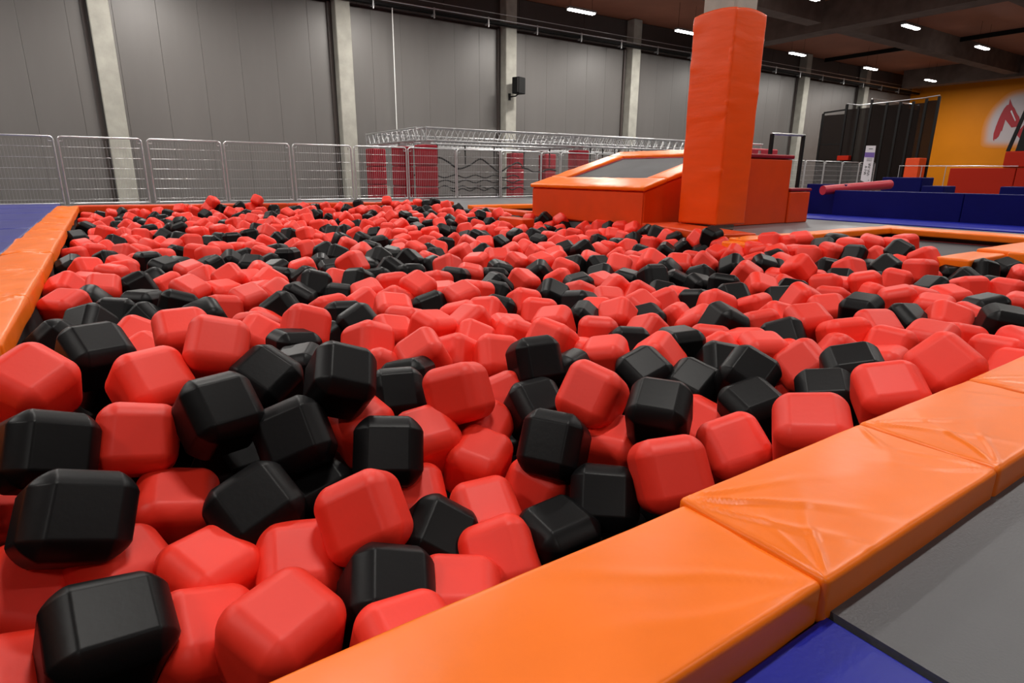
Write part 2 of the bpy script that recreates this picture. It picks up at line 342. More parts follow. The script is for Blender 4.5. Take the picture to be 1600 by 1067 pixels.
# short boxed pads where the pit meets the pillar and the trampolines
def seg_pad(p, q, wdt, z0, z1, label, m='orange', seed=0, side=1, **k):
    """pad whose inner edge runs p -> q, width to the right of it"""
    (ax_, ay), (bx_, by) = p, q; L_ = math.hypot(bx_ - ax_, by - ay); a = math.atan2(by - ay, bx_ - ax_)
    cx = (ax_ + bx_) / 2 + side * math.sin(a) * wdt / 2; cy = (ay + by) / 2 - side * math.cos(a) * wdt / 2
    return pad('edge_pad', cx - L_ / 2, cx + L_ / 2, cy - wdt / 2, cy + wdt / 2, z0, z1, MT[m], seed=seed, rz=a, label=label, cat='pad', group=G1, div=(24, 8, 2), **k)
seg_pad((5.40, 4.17), (5.90, 5.80), .52, -.10, -.002, 'orange ledge pad under the foot of the tall orange pillar', 'orange_shaded', 51, wr=.003, puff=.002)
seg_pad((5.12, 3.88), (5.62, 3.84), .34, -.14, -.03, 'short low orange pad at the corner between pillar ledge and trampoline', 'orange', 52, wr=.003)
seg_pad((5.20, 3.86), (6.35, 3.84), .24, -.07, .006, 'crumpled orange pad at the near left of the far side of the trampoline', 'orange', 53, wr=.016, puff=.008)
seg_pad((6.36, 3.84), (8.30, 3.80), .22, -.07, .006, 'orange pad along the far side of the grey trampoline', 'orange', 54, wr=.014, puff=.008)
seg_pad((8.32, 3.80), (8.32, 1.2), .36, -.07, .004, 'orange pad along the right side of the grey trampoline', 'orange', 55, wr=.006)
seg_pad((5.40, 2.08), (6.10, 2.08), .24, -.10, .0, 'low orange pad at the near corner of the trampoline beside black cubes', 'orange', 56, wr=.004)
seg_pad((6.12, 2.06), (7.9, 2.06), .30, -.06, .022, 'raised orange pad at the right frame edge beside the trampoline', 'orange', 57, wr=.004)
seg_pad((6.08, 1.83), (6.08, .66), .40, -.08, .02, 'orange pad closing the right end of the pit', 'orange', 58, side=-1, wr=.004)
seg_pad((6.0, 10.60), (7.75, 10.42), .30, -.07, .012, 'thin orange pad of the far trampoline left of the ramp', 'orange', 59, wr=.004)
seg_pad((5.93, 8.45), (5.93, 10.3), .26, -.10, -.01, 'orange pad between the far trampoline and the pit', 'orange_shaded', 60, wr=.004)
seg_pad((5.05, 7.30), (5.05, 7.95), .22, -.16, -.03, 'small orange pad poking out in front of the ramp corner', 'orange_shaded', 61, wr=.004)

# trampolines
def trampoline(x0, x1, y0, y1, z, label, tilt=None, parent=None):
    r = empty('trampoline', (0, 0, 0), label=label, cat='trampoline', group='trampolines')
    link('jump_mat', rbox_mesh('jump_mat', (x1 - x0 - .34, y1 - y0 - .34, .012), .004, 1, (12, 12, 1)), MT['tramp'], r, ((x0 + x1) / 2, (y0 + y1) / 2, z))
    b = MB(); a = .17; c = .225
    for (p, q, s, t) in ((x0 + a, x1 - a, y0 + a, y0 + c), (x0 + a, x1 - a, y1 - c, y1 - a), (x0 + a, x0 + c, y0 + c, y1 - c), (x1 - c, x1 - a, y0 + c, y1 - c)): b.box(p, q, s, t, z + .007, z + .014)
    b.build('red_webbing', MT['tramp_red'], r, label='red webbing edge')
    b = MB()
    n = int((x1 - x0) / .09)
    for i in range(1, n):
        xx = x0 + (x1 - x0) * i / n
        for (ya, yb) in ((y0 + .02, y0 + .17), (y1 - .17, y1 - .02)): b.tube([(xx, ya, z), (xx, yb, z)], .007, 5)
    n = int((y1 - y0) / .09)
    for i in range(1, n):
        yy = y0 + (y1 - y0) * i / n
        for (xa, xb) in ((x0 + .02, x0 + .17), (x1 - .17, x1 - .02)): b.tube([(xa, yy, z), (xb, yy, z)], .007, 5)
    o = b.build('springs', MT['black_steel'], r); o['kind'] = 'stuff'
    b = MB(); t = .03
    for (p, q, s, u) in ((x0 - t, x1 + t, y0 - t, y0 + .02), (x0 - t, x1 + t, y1 - .02, y1 + t), (x0 - t, x0 + .02, y0, y1), (x1 - .02, x1 + t, y0, y1)): b.box(p, q, s, u, z - .05, z + .012)
    b.build('frame', MT['black_steel'], r)
    return r
trampoline(5.62, 8.25, 2.05, 3.66, -.13, 'large grey trampoline sunk in orange pads, right of the pillar')
trampoline(6.0, 7.75, 8.50, 10.38, -.13, 'far grey trampoline with red edge, left of the orange ramp')

# mats and floors beside the pads
hard('floor_mat', -3.2, .857, -1.6, .384, FZ - .001, FZ + .012, MT['blue_mat'], .006, label='blue floor mat in the lower right corner beside the foreground pad', cat='mat')
g = MB(); g.prism([(.862, -1.6, FZ), (9.0, -1.6, FZ), (9.0, .384, FZ), (.862, .384, FZ)], (0, 0, .020)); g.build('floor_mat', MT['grey_mat'], label='grey floor mat at the lower right, beyond the blue mat', cat='mat')
bm_ = [4.1, 5.7, 7.1, 8.7, 10.2, 11.8, 13.4, 15.0]
for i in range(len(bm_) - 1):
    pad('deck_pad', -3.6, -.71, bm_[i] + .01, bm_[i + 1] - .01, FZ - .03, -.02, MT['blue_deck'], seed=70 + i, puff=.01, wr=.008, div=(20, 14, 1), r=.03,
        label='blue deck pad left of the pit, %s from the fence' % ordn(len(bm_) - 1 - i), cat='pad', group='blue deck pads')
hard('floor_mat', 9.7, 10.92, -2, 6.40, FZ - .001, FZ + .02, MT['blue_mat'], .008, label='pale blue floor strip lying in front of the long blue wall', cat='mat')

# ================================================================ RAMP, PLATFORM, PILLAR
rp = empty('padded_ramp', (5.87, 5.71, FZ), label='orange padded ramp with a sloping grey trampoline, left of the pillar', cat='ramp')
def wpt(x, y, z): return (x - 5.87, y - 5.71, z - FZ)
X0, X1, Y0, Y1 = 5.87, 7.80, 5.71, 8.22; ZA, ZB = .40, .94; sl = (ZB - ZA) / (X1 - X0)
b = MB(); b.prism([wpt(X0, Y0, -.07), wpt(X1, Y0, -.07), wpt(X1, Y0, ZB), wpt(X0, Y0, ZA)], (0, Y1 - Y0, 0)); ob = b.build('body', MT['orange_shaded'], rp)
bm = bmesh.new(); bm.from_mesh(ob.data); bmesh.ops.bevel(bm, geom=bm.edges[:], offset=.02, segments=3, affect='EDGES'); bm.to_mesh(ob.data); bm.free()
th = math.atan(sl); LL = (X1 - X0) / math.cos(th)
def slope_piece(name, u0, u1, y0, y1, t0, t1, m, seed=0, **k):
    """piece lying on the sloped top: u along the slope"""
    sx, sy, sz = u1 - u0, y1 - y0, t1 - t0; off = Vector((seed * 5.1, seed, 0))
    def disp(p, n): 
        d = noise.noise(Vector((p.x * 6, p.y * 6, 0)) + off) * .008
        return Vector((0, 0, n.z * d))
    me = rbox_mesh(name, (sx, sy, sz), min(.02, sz * .45), 2, (max(2, int(sx / .08)), max(2, int(sy / .08)), 1), disp if m != 'tramp' else None)
    uc = (u0 + u1) / 2; tc = (t0 + t1) / 2
    loc = wpt(X0 + uc * math.cos(th) - tc * math.sin(th), (y0 + y1) / 2, ZA + uc * math.sin(th) + tc * math.cos(th))
    return link(name, me, MT[m], rp, loc, (0, -th, 0), **k)
slope_piece('top_pad', -.02, .42, Y0 - .02, Y1 + .02, .0, .06, 'orange', 1)
slope_piece('top_pad', LL - .28, LL + .02, Y0 - .02, Y1 + .02, .0, .06, 'orange', 2)
slope_piece('top_pad', .425, LL - .285, Y0 - .02, Y0 + .36, .0, .06, 'orange', 3)
slope_piece('top_pad', .425, LL - .285, Y1 - .36, Y1 + .02, .0, .06, 'orange', 4)
slope_piece('jump_mat', .44, LL - .30, Y0 + .40, Y1 - .40, .002, .016, 'tramp', 5)
for (a, b_, c, d) in ((.43, .48, Y0 + .37, Y1 - .37), (.48, LL - .29, Y1 - .42, Y1 - .365), (LL - .345, LL - .29, Y0 + .42, Y1 - .42)): slope_piece('red_webbing', a, b_, c, d, .004, .026, 'crimson', 6)
pl = empty('stepped_platform', (8.0, 5.35, FZ), label='orange stepped platform with crimson tops, right of the pillar', cat='platform')
def pb(name, x0, x1, y0, y1, z0, z1, m, r=.02, **k): return hard(name, x0 - 8, x1 - 8, y0 - 5.35, y1 - 5.35, z0 - FZ, z1 - FZ, MT[m], r, pl, **k)
pb('upper_block', 6.98, 8.52, 5.35, 5.70, FZ, .84, 'orange_shaded'); pb('rear_block', 7.84, 8.52, 5.71, 8.2, FZ, .84, 'orange_shaded')
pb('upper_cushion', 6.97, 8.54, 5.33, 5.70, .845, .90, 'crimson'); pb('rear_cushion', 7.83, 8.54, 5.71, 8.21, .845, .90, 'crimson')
pb('lower_block', 8.53, 9.06, 5.33, 8.2, FZ, .38, 'orange_shaded'); pb('lower_cushion', 8.53, 9.08, 5.32, 8.21, .385, .43, 'crimson')
hard('padded_block', 9.6, 11.4, 7.5, 8.1, FZ, 1.12, MT['crimson_light'], .03, label='crimson padded block behind the stepped platform', cat='block')
rl = empty('platform_railing', (8.3, 5.6, .9), label='black posts with a silver top pipe standing on the stepped platform', cat='railing')
b = MB(); b.tube([(.0, 0, .30), (.85, .0, .31)], .018); b.build('top_rail', MT['galv'], rl)
b = MB(); b.box(-.01, .04, -.02, .02, .002, .30); b.build('post', MT['black_steel'], rl)
b = MB(); b.box(.79, .84, -.02, .02, -.468, .31); b.build('post', MT['black_steel'], rl)
r2 = empty('platform_railing', (9.7, 7.8, 1.12), label='thin silver rail on top of the crimson block behind the platform', cat='railing')
b = MB(); b.tube([(0, 0, .10), (1.6, 0, .10)], .014); b.build('top_rail', MT['galv'], r2)
for x in (.05, 1.55):
    b = MB(); b.tube([(x, 0, 0), (x, 0, .10)], .012); b.build('post', MT['galv'], r2)
b = MB(); b.tube([(.45, .6, -.46), (.62, .6, -.22)], .016); b.tube([(.45, .6, -.26), (.62, .6, .0)], .016); b.tube([(.62, .6, -.468), (.62, .6, .1)], .02); b.build('brace', MT['alu'], rl)

pc = MB(); pc.box(6.29, 6.70, 4.89, 5.36, FZ, CZ - .02); o = pc.build('pillar', MT['concrete']); tag(o, kind='structure'); o['label'] = 'square concrete pillar rising out of the orange padding'
bm = bmesh.new(); bm.from_mesh(o.data); bmesh.ops.bevel(bm, geom=bm.edges[:], offset=.025, segments=1, affect='EDGES'); bm.to_mesh(o.data); bm.free()
pp = empty('pillar_padding', (6.49, 5.12, .01), label='tall wrinkled orange padding wrapped round the concrete pillar', cat='padding')
def ppan(cx, cy, sx, sy, seed, h=2.42):
    off = Vector((seed * 9.3, 2, seed))
    def disp(p, n):
        zz = p.z * 1.0; fold = noise.noise(Vector((p.x * 1.6, p.y * 1.6, p.z * 7)) + off); fold2 = noise.noise(Vector((p.x * 3 + p.z * 1.2, p.y * 3, p.z * 4)) + off)
        edge = max(0, abs((p.y if sx < sy else p.x) / (max(sx, sy) / 2)) - .2) / .8
        d = .012 * max(0, fold - .15) * (.3 + edge) + .006 * fold2 * (.2 + edge)
        d += .010 * (1 - abs((p.y if sx < sy else p.x) / (max(sx, sy) / 2)) ** 2)
        top = (.03 * (1 - ((p.y if sx < sy else p.x) / (max(sx, sy) / 2)) ** 2)) if p.z > h / 2 - .08 else 0
        return Vector((n.x * d, n.y * d, top))
    me = rbox_mesh('padding_panel', (sx, sy, h), .022, 3, (14, 14, 80) if min(sx, sy) > .1 else ((2, 16, 90) if sx < sy else (16, 2, 90)), disp)
    link('padding_panel', me, MT['orange_pillar'], pp, (cx - 6.49, cy - 5.12, h / 2))
ppan(6.25, 5.12, .064, .60, 1); ppan(6.505, 4.85, .57, .064, 2, 2.41); ppan(6.74, 5.13, .064, .48, 3, 2.40); ppan(6.5, 5.395, .42, .056, 4, 2.40)
b = MB(); b.box(-.215, -.205, -.306, -.303, .05, .42); 

# ================================================================ FENCE
def fence_proto(wd, label):
    r = empty('fence_panel', (0, 0, 0)); H = 1.34; t = .019; rr = .07
    b = MB()
    def arc(cx, cz, a0): return [(cx + rr * math.cos(a0 + PI / 2 * k / 4), 0, cz + rr * math.sin(a0 + PI / 2 * k / 4)) for k in range(5)]
    loop = [(t, 0, t)] + [(t, 0, H - rr)] + arc(t + rr, H - rr, PI)[::-1][1:] if False else None
    pts = [(t, 0, t), (t, 0, H - rr)]
    for k in range(1, 5): a = PI - PI / 2 * k / 4; pts.append((t + rr + rr * math.cos(a), 0, H - rr + rr * math.sin(a)))
    pts.append((wd - t - rr, 0, H))
    for k in range(1, 5): a = PI / 2 - PI / 2 * k / 4; pts.append((wd - t - rr + rr * math.cos(a), 0, H - rr + rr * math.sin(a)))
    pts.append((wd - t, 0, t))
    b.tube(pts, t, 8); b.tube([(t, 0, t + .02), (wd - t, 0, t + .02)], t, 8); b.build('frame', MT['galv'], r)
    b = MB(); n = int(wd / .058)
    for i in range(1, n):
        x = .05 + (wd - .10) * i / n; b.tube([(x, 0, .06), (x, 0, H - .06)], .0030, 4, False)
    o = b.build('wire_mesh', MT['wire'], r); o['kind'] = 'stuff'
    b = MB(); b.tube([(.06, .004, .10), (wd - .06, .004, .10)], .0042, 5)
    me = b.mesh('cross_wire'); me.materials.append(MT['galv'])
    for k in range(6):
        o = bpy.data.objects.new('cross_wire', me); COL.objects.link(o); o.parent = r; o.location = (0, 0, .205 * k + .02)
    b = MB()
    for cx, sg in ((.04, 1), (wd - .04, -1)):
        for cz in (.06, H - .09): b.tube([(cx, -.012, cz), (cx + sg * .06, -.012, cz), (cx + sg * .06, -.012, cz + .05)], .010, 6)
    b.build('clamps', MT['alu'], r)
    return r
fpA = fence_proto(1.46, ''); fpB = fence_proto(.74, '')
xs = [-6.59, -5.10, -3.60, -2.11, -.61, .92, 2.41, 3.92, 5.42, 6.90, 8.37, 9.85, 11.31, 12.07]; xx = 13.56
while xx < 30.2: xs.append(xx); xx += 1.49
ua = ub = False; cnt = 0
for i, x in enumerate(xs):
    narrow = (x == 11.31)
    if narrow: o = fpB if not ub else copy_tree(fpB); ub = True
    else: o = fpA if not ua else copy_tree(fpA); ua = True
    o.location = (x + .01, 15.4, FZ + .002)
    if x > -2.5: cnt += 1
    if x < -2.5: lb = 'silver mesh fence panel outside the left frame edge, %s along' % ordn(3 - i)
    elif narrow: lb = 'narrow silver mesh fence panel near the orange ramp'
    elif x < 13: lb = 'silver mesh fence panel behind the pit, %s from the left frame edge' % ordn(cnt)
    elif x < 24: lb = 'silver mesh fence panel hidden behind the ramp and pillar, %s along' % ordn(i - 12)
    else: lb = 'silver mesh fence panel right of the pillar, before the black nets, %s' % ordn(cnt)
    tag(o, lb, 'fence', 'silver mesh fence panels')

# ================================================================ TRUSS RIG
def truss(p, q, h, wdt, label):
    p = Vector(p); q = Vector(q); L_ = (q - p).length; a = math.atan2(q.y - p.y, q.x - p.x)
    r = empty('lighting_truss', p, a, label=label, cat='truss', group='aluminium trusses of the obstacle rig')
    b = MB()
    b.tube([(0, wdt / 2, 0), (L_, wdt / 2, 0)], .024); me = b.mesh('chord'); me.materials.append(MT['alu'])
    for (dy, dz) in ((0, 0), (-wdt, 0), (0, h), (-wdt, h)):
        o = bpy.data.objects.new('chord', me); COL.objects.link(o); o.parent = r; o.location = (0, dy, dz)
    b = MB(); n = max(2, int(L_ / .36)); s = L_ / n
    for i in range(n):
        for y in (-wdt / 2, wdt / 2):
            b.tube([(i * s, y, 0), ((i + .5) * s, y, h)], .011, 5); b.tube([((i + .5) * s, y, h), ((i + 1) * s, y, 0)], .011, 5)
        for z in (0, h): b.tube([(i * s, -wdt / 2, z), ((i + .5) * s, wdt / 2, z)], .005, 5); b.tube([((i + .5) * s, wdt / 2, z), ((i + 1) * s, -wdt / 2, z)], .005, 5)
    b.build('lattice', MT['alu'], r)
    b = MB()
    for x in (0, L_):
        for y in (-wdt / 2, wdt / 2): b.tube([(x, y, -.03), (x, y, h + .03)], .02, 6)
        for z in (0, h): b.tube([(x, -wdt / 2, z), (x, wdt / 2, z)], .016, 6)
    b.build('end_frame', MT['alu'], r)
    return r
truss((7.86, 16.35, 1.52), (20.2, 16.35, 1.52), .34, .30, 'long silver lattice truss running behind the fence towards the pillar')
truss((7.86, 16.55, 1.52), (7.86, 20.5, 1.52), .34, .30, 'silver lattice truss going back from the left corner of the rig')
truss((7.9, 20.3, 1.52), (20.2, 20.3, 1.52), .34, .30, 'silver lattice truss at the back of the rig, along the wall')
truss((13.6, 16.6, 1.50), (13.6, 20.1, 1.50), .34, .30, 'silver lattice truss crossing the middle of the rig')
truss((13.4, 17.4, 1.66), (22.5, 17.4, 1.66), .30, .28, 'second silver lattice truss, slightly higher, right of the last red post')
legs = [(7.91, 16.35, 'crimson padded post at the front left corner of the rig'), (13.58, 16.35, 'crimson padded post nearest the orange ramp, behind the fence'),
        (7.86, 20.1, 'crimson padded post at the far left of the rig'), (7.86, 17.9, 'crimson padded post second from the left behind the fence'),
        (13.66, 20.3, 'crimson padded post against the wall, in the middle of the rig'), (15.23, 20.3, 'crimson padded post against the wall, right of the middle one'),
        (19.6, 16.35, 'crimson padded post hidden behind the ramp')]
for (x, y, lb) in legs:
    r = empty('padded_post', (x, y, LZ), label=lb, cat='post', group='crimson padded posts')
    for k in range(3):
        h0 = k * .585
        link('cushion', rbox_mesh('cushion', (.52, .52, .58), .05, 3, (3, 3, 3)), MT['crimson'], r, (0, 0, h0 + .292 + .003))
    b = MB(); b.box(-.10, .10, -.10, .10, 1.762, 1.86); b.build('head_plate', MT['alu'], r)
# hanging black obstacle rope and straps
b = MB(); pts = []
for i in range(90):
    t_ = i / 89; x = 8.6 + 5.0 * t_; pts.append((x, 17.6, .93 + .16 * math.sin(t_ * 21) * (1 if t_ < .7 else .5) - .25 * t_ * t_ + .05 * noise.noise(Vector((x * 3, 0, 0)))))
b.tube(pts, .028, 6); b.build('obstacle_rope', MT['black_plastic'], label='wavy black rope obstacle slung between the crimson posts', cat='rope')
st_ = MB(); st_.box(-.02, .02, -.01, .01, 0, .62); sm_ = st_.mesh('hanging_strap'); sm_.materials.append(MT['black_plastic'])
for i, (x, y, z) in enumerate([(8.9, 17.6, .90), (9.9, 17.6, .88), (11.0, 17.6, .90), (12.2, 17.6, .80), (13.3, 17.6, .85), (14.4, 17.4, 1.02), (15.0, 17.4, 1.04), (15.6, 17.4, 1.02), (16.2, 17.4, 1.04), (16.9, 17.4, 1.03), (17.6, 17.4, 1.03), (18.4, 17.4, 1.03)]):
    o = bpy.data.objects.new('hanging_strap', sm_); COL.objects.link(o); o.location = (x, y, z)
    tag(o, 'black hanging strap holding the rope obstacle, %s from the left' % ordn(i + 1) if i < 5 else 'black strap hanging from the higher truss, %s from the left' % ordn(i - 4), 'strap', 'straps of the rig')
b = MB(); b.tube([(8.1, 17.6, 1.50), (13.4, 17.6, 1.50)], .03, 8); b.build('strap_beam', MT['alu'], label='plain silver tube under the trusses carrying the straps', cat='tube')
b = MB(); b.tube([(7.9, 18.9, 1.42), (13.4, 18.9, 1.42)], .03, 8); b.build('strap_beam', MT['alu'], label='second silver tube behind the rope obstacle', cat='tube')
for i, (x0, x1, z, a) in enumerate(((9.0, 13.2, .34, .02), (9.2, 12.9, .16, -.03), (8.8, 13.1, .52, .0), (10.2, 13.4, .05, .05))):
    b = MB(); pts = [(x0 + (x1 - x0) * k / 30, 19.2, z + .05 * math.sin(k * 1.1 + i) + a * k / 30) for k in range(31)]; b.tube(pts, .022, 6)
    b.build('obstacle_rope', MT['black_plastic'], label='black slack rope low behind the fence, %s one' % ordn(i + 1), cat='rope', group='low slack ropes')
hard('plinth', 8.25, 8.54, 20.6, 20.9, LZ, .17, MT['concrete'], .01, label='small pale block between the two left crimson posts', cat='block')
b = MB(); b.tube([(9.03, 20.97, LZ + .001), (9.04, 20.97, 3.6), (9.05, 20.97, 5.99)], .016, 6); b.build('drop_cable', MT['cable'], label='thin white cable hanging down the wall from the tray behind the truss', cat='cable')

# loudspeaker on the third column
sp = empty('wall_speaker', (13.97, 21.08, 3.86), label='black loudspeaker on a bracket on the concrete column right of the truss corner', cat='speaker')
def spd(p, n): return Vector((0, 0, 0))
link('cabinet', rbox_mesh('cabinet', (.44, .34, .60), .03, 3, (2, 2, 2)), MT['black_plastic'], sp, (.07, -.42, .05), (0, 0, .35))
link('grille', rbox_mesh('grille', (.38, .02, .52), .008, 2, (2, 1, 2)), MT['black_steel'], sp, (.012, -.585, .05), (0, 0, .35))
b = MB(); b.box(-.14, -.04, -.03, .0, -.45, -.20); b.tube([(-.09, -.03, -.33), (-.05, -.4, -.33), (.06, -.42, -.24)], .025, 6); b.build('bracket', MT['black_steel'], sp)
b = MB(); b.box(-.02, .03, -.60, -.59, -.23, -.21); b.build('badge', MT['alu'], sp, (-.02, -.01, .02))

# ================================================================ RIGHT SIDE OF THE HALL
bwl = empty('padded_wall', (11.0, 2, FZ), label='long low blue padded wall across the right side of the hall', cat='wall')
for k in range(5):
    y1 = 5.96 - k * 2.0
    hard('wall_pad', -.12, .12, y1 - 2 - 2 + .004, y1 - 2 - .004, 0, .45, MT['blue'], .012, bwl)
hard('wall_pad', .16, .40, 3.92, 4.66, 0, .55, MT['blue'], .015, bwl)
hard('foam_block', 12.8, 13.3, 5.39, 6.10, FZ, .60, MT['blue'], .02, label='tall blue block behind the blue wall, right of the crimson roll', cat='block', group='blue blocks behind the wall')
hard('foam_block', 12.8, 13.3, 5.00, 5.38, FZ, .45, MT['blue'], .02, label='lower blue block directly right of the tall blue block', cat='block', group='blue blocks behind the wall')
hard('foam_block', 12.8, 13.3, 3.3, 4.16, FZ, .46, MT['blue'], .02, label='low blue block at the right frame edge behind the blue wall', cat='block', group='blue blocks behind the wall')
b = MB(); p0 = Vector((10.78, 6.12, .365)); p1 = Vector((12.2, 5.66, .47)); dv = (p1 - p0); rings = []
b.tube([p0, p0 + dv * .012, p0 + dv * .03, p0 + dv * .06, p0 + dv * .5, p1], .082, 16); b.build('padded_roll', MT['crimson_light'], label='crimson padded roll resting on the blue wall', cat='roll')

# black netted court frames
nc = empty('net_court', (32.5, 15.6, FZ), label='tall black netted court frames in front of the orange wall', cat='net')
K = 1.25
def nloc(p): return (p[0] * K - 32.5, p[1] * K - 15.6, .6 + (p[2] - .6) * K - FZ)
poles = [(15.2, FZ, 3.18), (14.24, FZ, 3.47), (13.74, FZ, 3.35), (13.26, FZ, 3.55), (12.66, FZ, 3.40), (12.18, FZ, 3.38), (11.72, FZ, 3.36), (11.28, FZ, 3.42), (10.87, FZ, 3.46)]
for (y, z0, z1) in poles:
    yy = y * K - 15.6; b = MB(); b.box(-.05, .05, yy - .05, yy + .05, 0, .6 + (z1 - .6) * K - FZ); b.build('pole', MT['black_steel'], nc)
for i in range(len(poles) - 1):
    y0, y1 = poles[i][0], poles[i + 1][0]; zz = min(poles[i][2], poles[i + 1][2]) - .08
    b = MB(); b.box(-.008, .008, y1 * K - 15.6 + .06, y0 * K - 15.6 - .06, .15, .6 + (zz - .6) * K - FZ); b.build('net_panel', MT['net'], nc)
b = MB(); b.prism([nloc((26, 15.2, 3.18)), nloc((26, 15.2, 3.24)), nloc((26, 14.24, 3.30)), nloc((26, 14.24, 3.24))], (.05, 0, 0)); b.build('top_rail', MT['black_steel'], nc)
b = MB(); b.tube([nloc((26, 14.24, 3.50)), nloc((26, 13.74, 3.40)), nloc((26, 12.66, 3.42)), nloc((26, 11.28, 3.46))], .022, 6); b.build('top_rail', MT['galv'], nc)
b = MB(); b.tube([nloc((26, 13.28, 3.60)), nloc((30, 13.28, 3.60))], .03, 6); b.tube([nloc((26, 11.28, 3.47)), nloc((26, 10.87, 3.50))], .022, 6); b.build('top_rail', MT['galv'], nc)
for x in (1.6, 3.2, 5.0):
    b = MB(); b.box(x - .05, x + .05, .95, 1.05, 0, 4.32 - FZ); b.build('pole', MT['black_steel'], nc)
b = MB(); b.box(.06, 4.95, .99, 1.01, .1, 4.2); b.build('net_panel', MT['net'], nc)
hard('cushion', -.35, -.06, 1.55, 2.15, 1.50, 1.74, MT['dark_red'], .03, nc, label='dark red cushion')
b = MB(); b.box(-.02, .02, 2.2, 3.3, 2.3, 2.37); b.build('cross_bar', MT['black_steel'], nc)
hard('foam_block', 31.6, 32.3, 13.55, 14.15, FZ, 1.47, MT['orange_shaded'], .03, label='orange block at the right foot of the black nets', cat='block')

bn = empty('banner_stand', (20.0, 10.02, .38), label='narrow white banner with a purple band standing before the black nets', cat='banner')
b = MB(); b.prism([(0, .16, .12), (0, -.15, .0), (0, -.14, 1.15), (0, .145, 1.16)], (.02, 0, 0)); b.build('sheet', MT['banner'], bn)
b = MB(); b.prism([(-.004, .15, .82), (-.004, -.145, .80), (-.004, -.145, .95), (-.004, .15, .96)], (.003, 0, 0)); b.build('purple_band', MT['purple'], bn, label='purple printed band')
b = MB()
def stroke(y, z, w_, h_): b.box(-.006, -.002, y - w_ / 2, y + w_ / 2, z - h_ / 2, z + h_ / 2)
for (cy_, zs) in ((.055, (.30, .335, .37, .43, .50, .53)), (-.045, (.27, .31, .35, .39, .43, .50, .54, .58, .61))):
    for i, z in enumerate(zs): stroke(cy_ + .012 * (-1) ** i, z, .055 if i % 2 else .035, .018); stroke(cy_ - .02 * (-1) ** i, z + .012, .012, .03)
for i in range(4): stroke(-.02, .70 + .025 * i, .16, .006)
stroke(-.01, 1.06, .12, .02); stroke(-.09, .12, .03, .02)
b.build('printed_text', MT['ink'], bn)
b = MB(); b.box(.02, .05, -.02, .02, -.46, 1.1); b.box(-.15, .2, -.16, .16, -.46, -.43); b.build('stand', MT['black_steel'], bn)

# logo on the orange wall, and red booths in front
lg = empty('wall_logo', (WX - .01, 15.5, 4.0), label='red brush-stroke emblem on a sprayed white halo on the orange wall', cat='logo')
out = [(16.62, 2.55), (16.85, 3.1), (16.86, 4.0), (16.62, 4.75), (16.25, 5.25), (15.85, 5.62), (15.2, 5.75), (14.4, 5.7), (13.4, 5.2), (13.0, 4.2), (13.3, 3.0), (14.0, 2.5), (15.3, 2.45)]
cyy = 15.1; czz = 4.1; vs = [(0, 0, 0)]; fs = []; cv = [1.0]
rings_ = [(.55, 1), (.72, 1), (.80, .85), (.86, .6), (.92, .3), (.97, .1), (1.04, 0)]
# smooth outline by sampling
N_ = 52; ol = []
for i in range(N_):
    t_ = i / N_ * len(out); k = int(t_); fr = t_ - k
    P_ = [Vector(out[(k + d) % len(out)]) for d in (-1, 0, 1, 2)]
    c = .5 * ((2 * P_[1]) + (-P_[0] + P_[2]) * fr + (2 * P_[0] - 5 * P_[1] + 4 * P_[2] - P_[3]) * fr ** 2 + (-P_[0] + 3 * P_[1] - 3 * P_[2] + P_[3]) * fr ** 3)
    ol.append((c[0] - cyy, c[1] - czz))
for (s_, c_) in rings_:
    for (a, b_) in ol: vs.append((0, a * s_, b_ * s_)); cv.append(c_)
for k in range(N_): fs.append((0, 1 + k, 1 + (k + 1) % N_))
for q in range(len(rings_) - 1):
    for k in range(N_): fs.append((1 + q * N_ + k, 1 + (q + 1) * N_ + k, 1 + (q + 1) * N_ + (k + 1) % N_, 1 + q * N_ + (k + 1) % N_))
me = bpy.data.meshes.new('white_halo'); me.from_pydata(vs, [], fs); ca = me.color_attributes.new('feather', 'FLOAT_COLOR', 'POINT')
for i, c in enumerate(cv): ca.data[i].color = (c, c, c, 1)
link('white_halo', me, MT['halo'], lg, (-.005, cyy - 15.5, czz - 4.0))
def brush(pts, name='brush_stroke'):
    b = MB(); b.prism([(-.02, y - 15.5, z - 4) for (y, z) in pts], (.012, 0, 0)); return b.build(name, MT['logo_red'], lg)
brush([(16.25, 2.95), (16.18, 2.83), (16.17, 2.97), (16.10, 2.94), (15.98, 3.11), (15.92, 3.45), (15.88, 3.40), (15.82, 4.08), (15.63, 3.85), (15.42, 3.60), (15.15, 3.63), (15.05, 3.9), (15.14, 4.18), (15.33, 4.45),
       (15.48, 4.72), (15.60, 4.86), (15.67, 4.98), (15.81, 5.28), (15.81, 4.96), (15.90, 4.93), (16.01, 4.74), (16.10, 4.45), (16.17, 4.14), (16.24, 3.7), (16.28, 3.29)])
brush([(15.15, 3.63), (14.95, 3.5), (14.6, 4.1), (14.3, 4.9), (14.1, 4.8), (14.0, 3.9), (13.8, 3.0), (13.95, 2.95), (14.2, 3.9), (14.35, 4.3), (14.6, 3.4), (14.85, 2.9), (15.2, 3.3)])
b = MB(); b.prism([(-.03, .15, .55), (-.03, .10, .62), (-.03, -.22, .02), (-.03, -.20, -.05)], (.008, 0, 0)); b.build('white_streak', MT['banner'], lg, label='thin white streak through the red stroke')

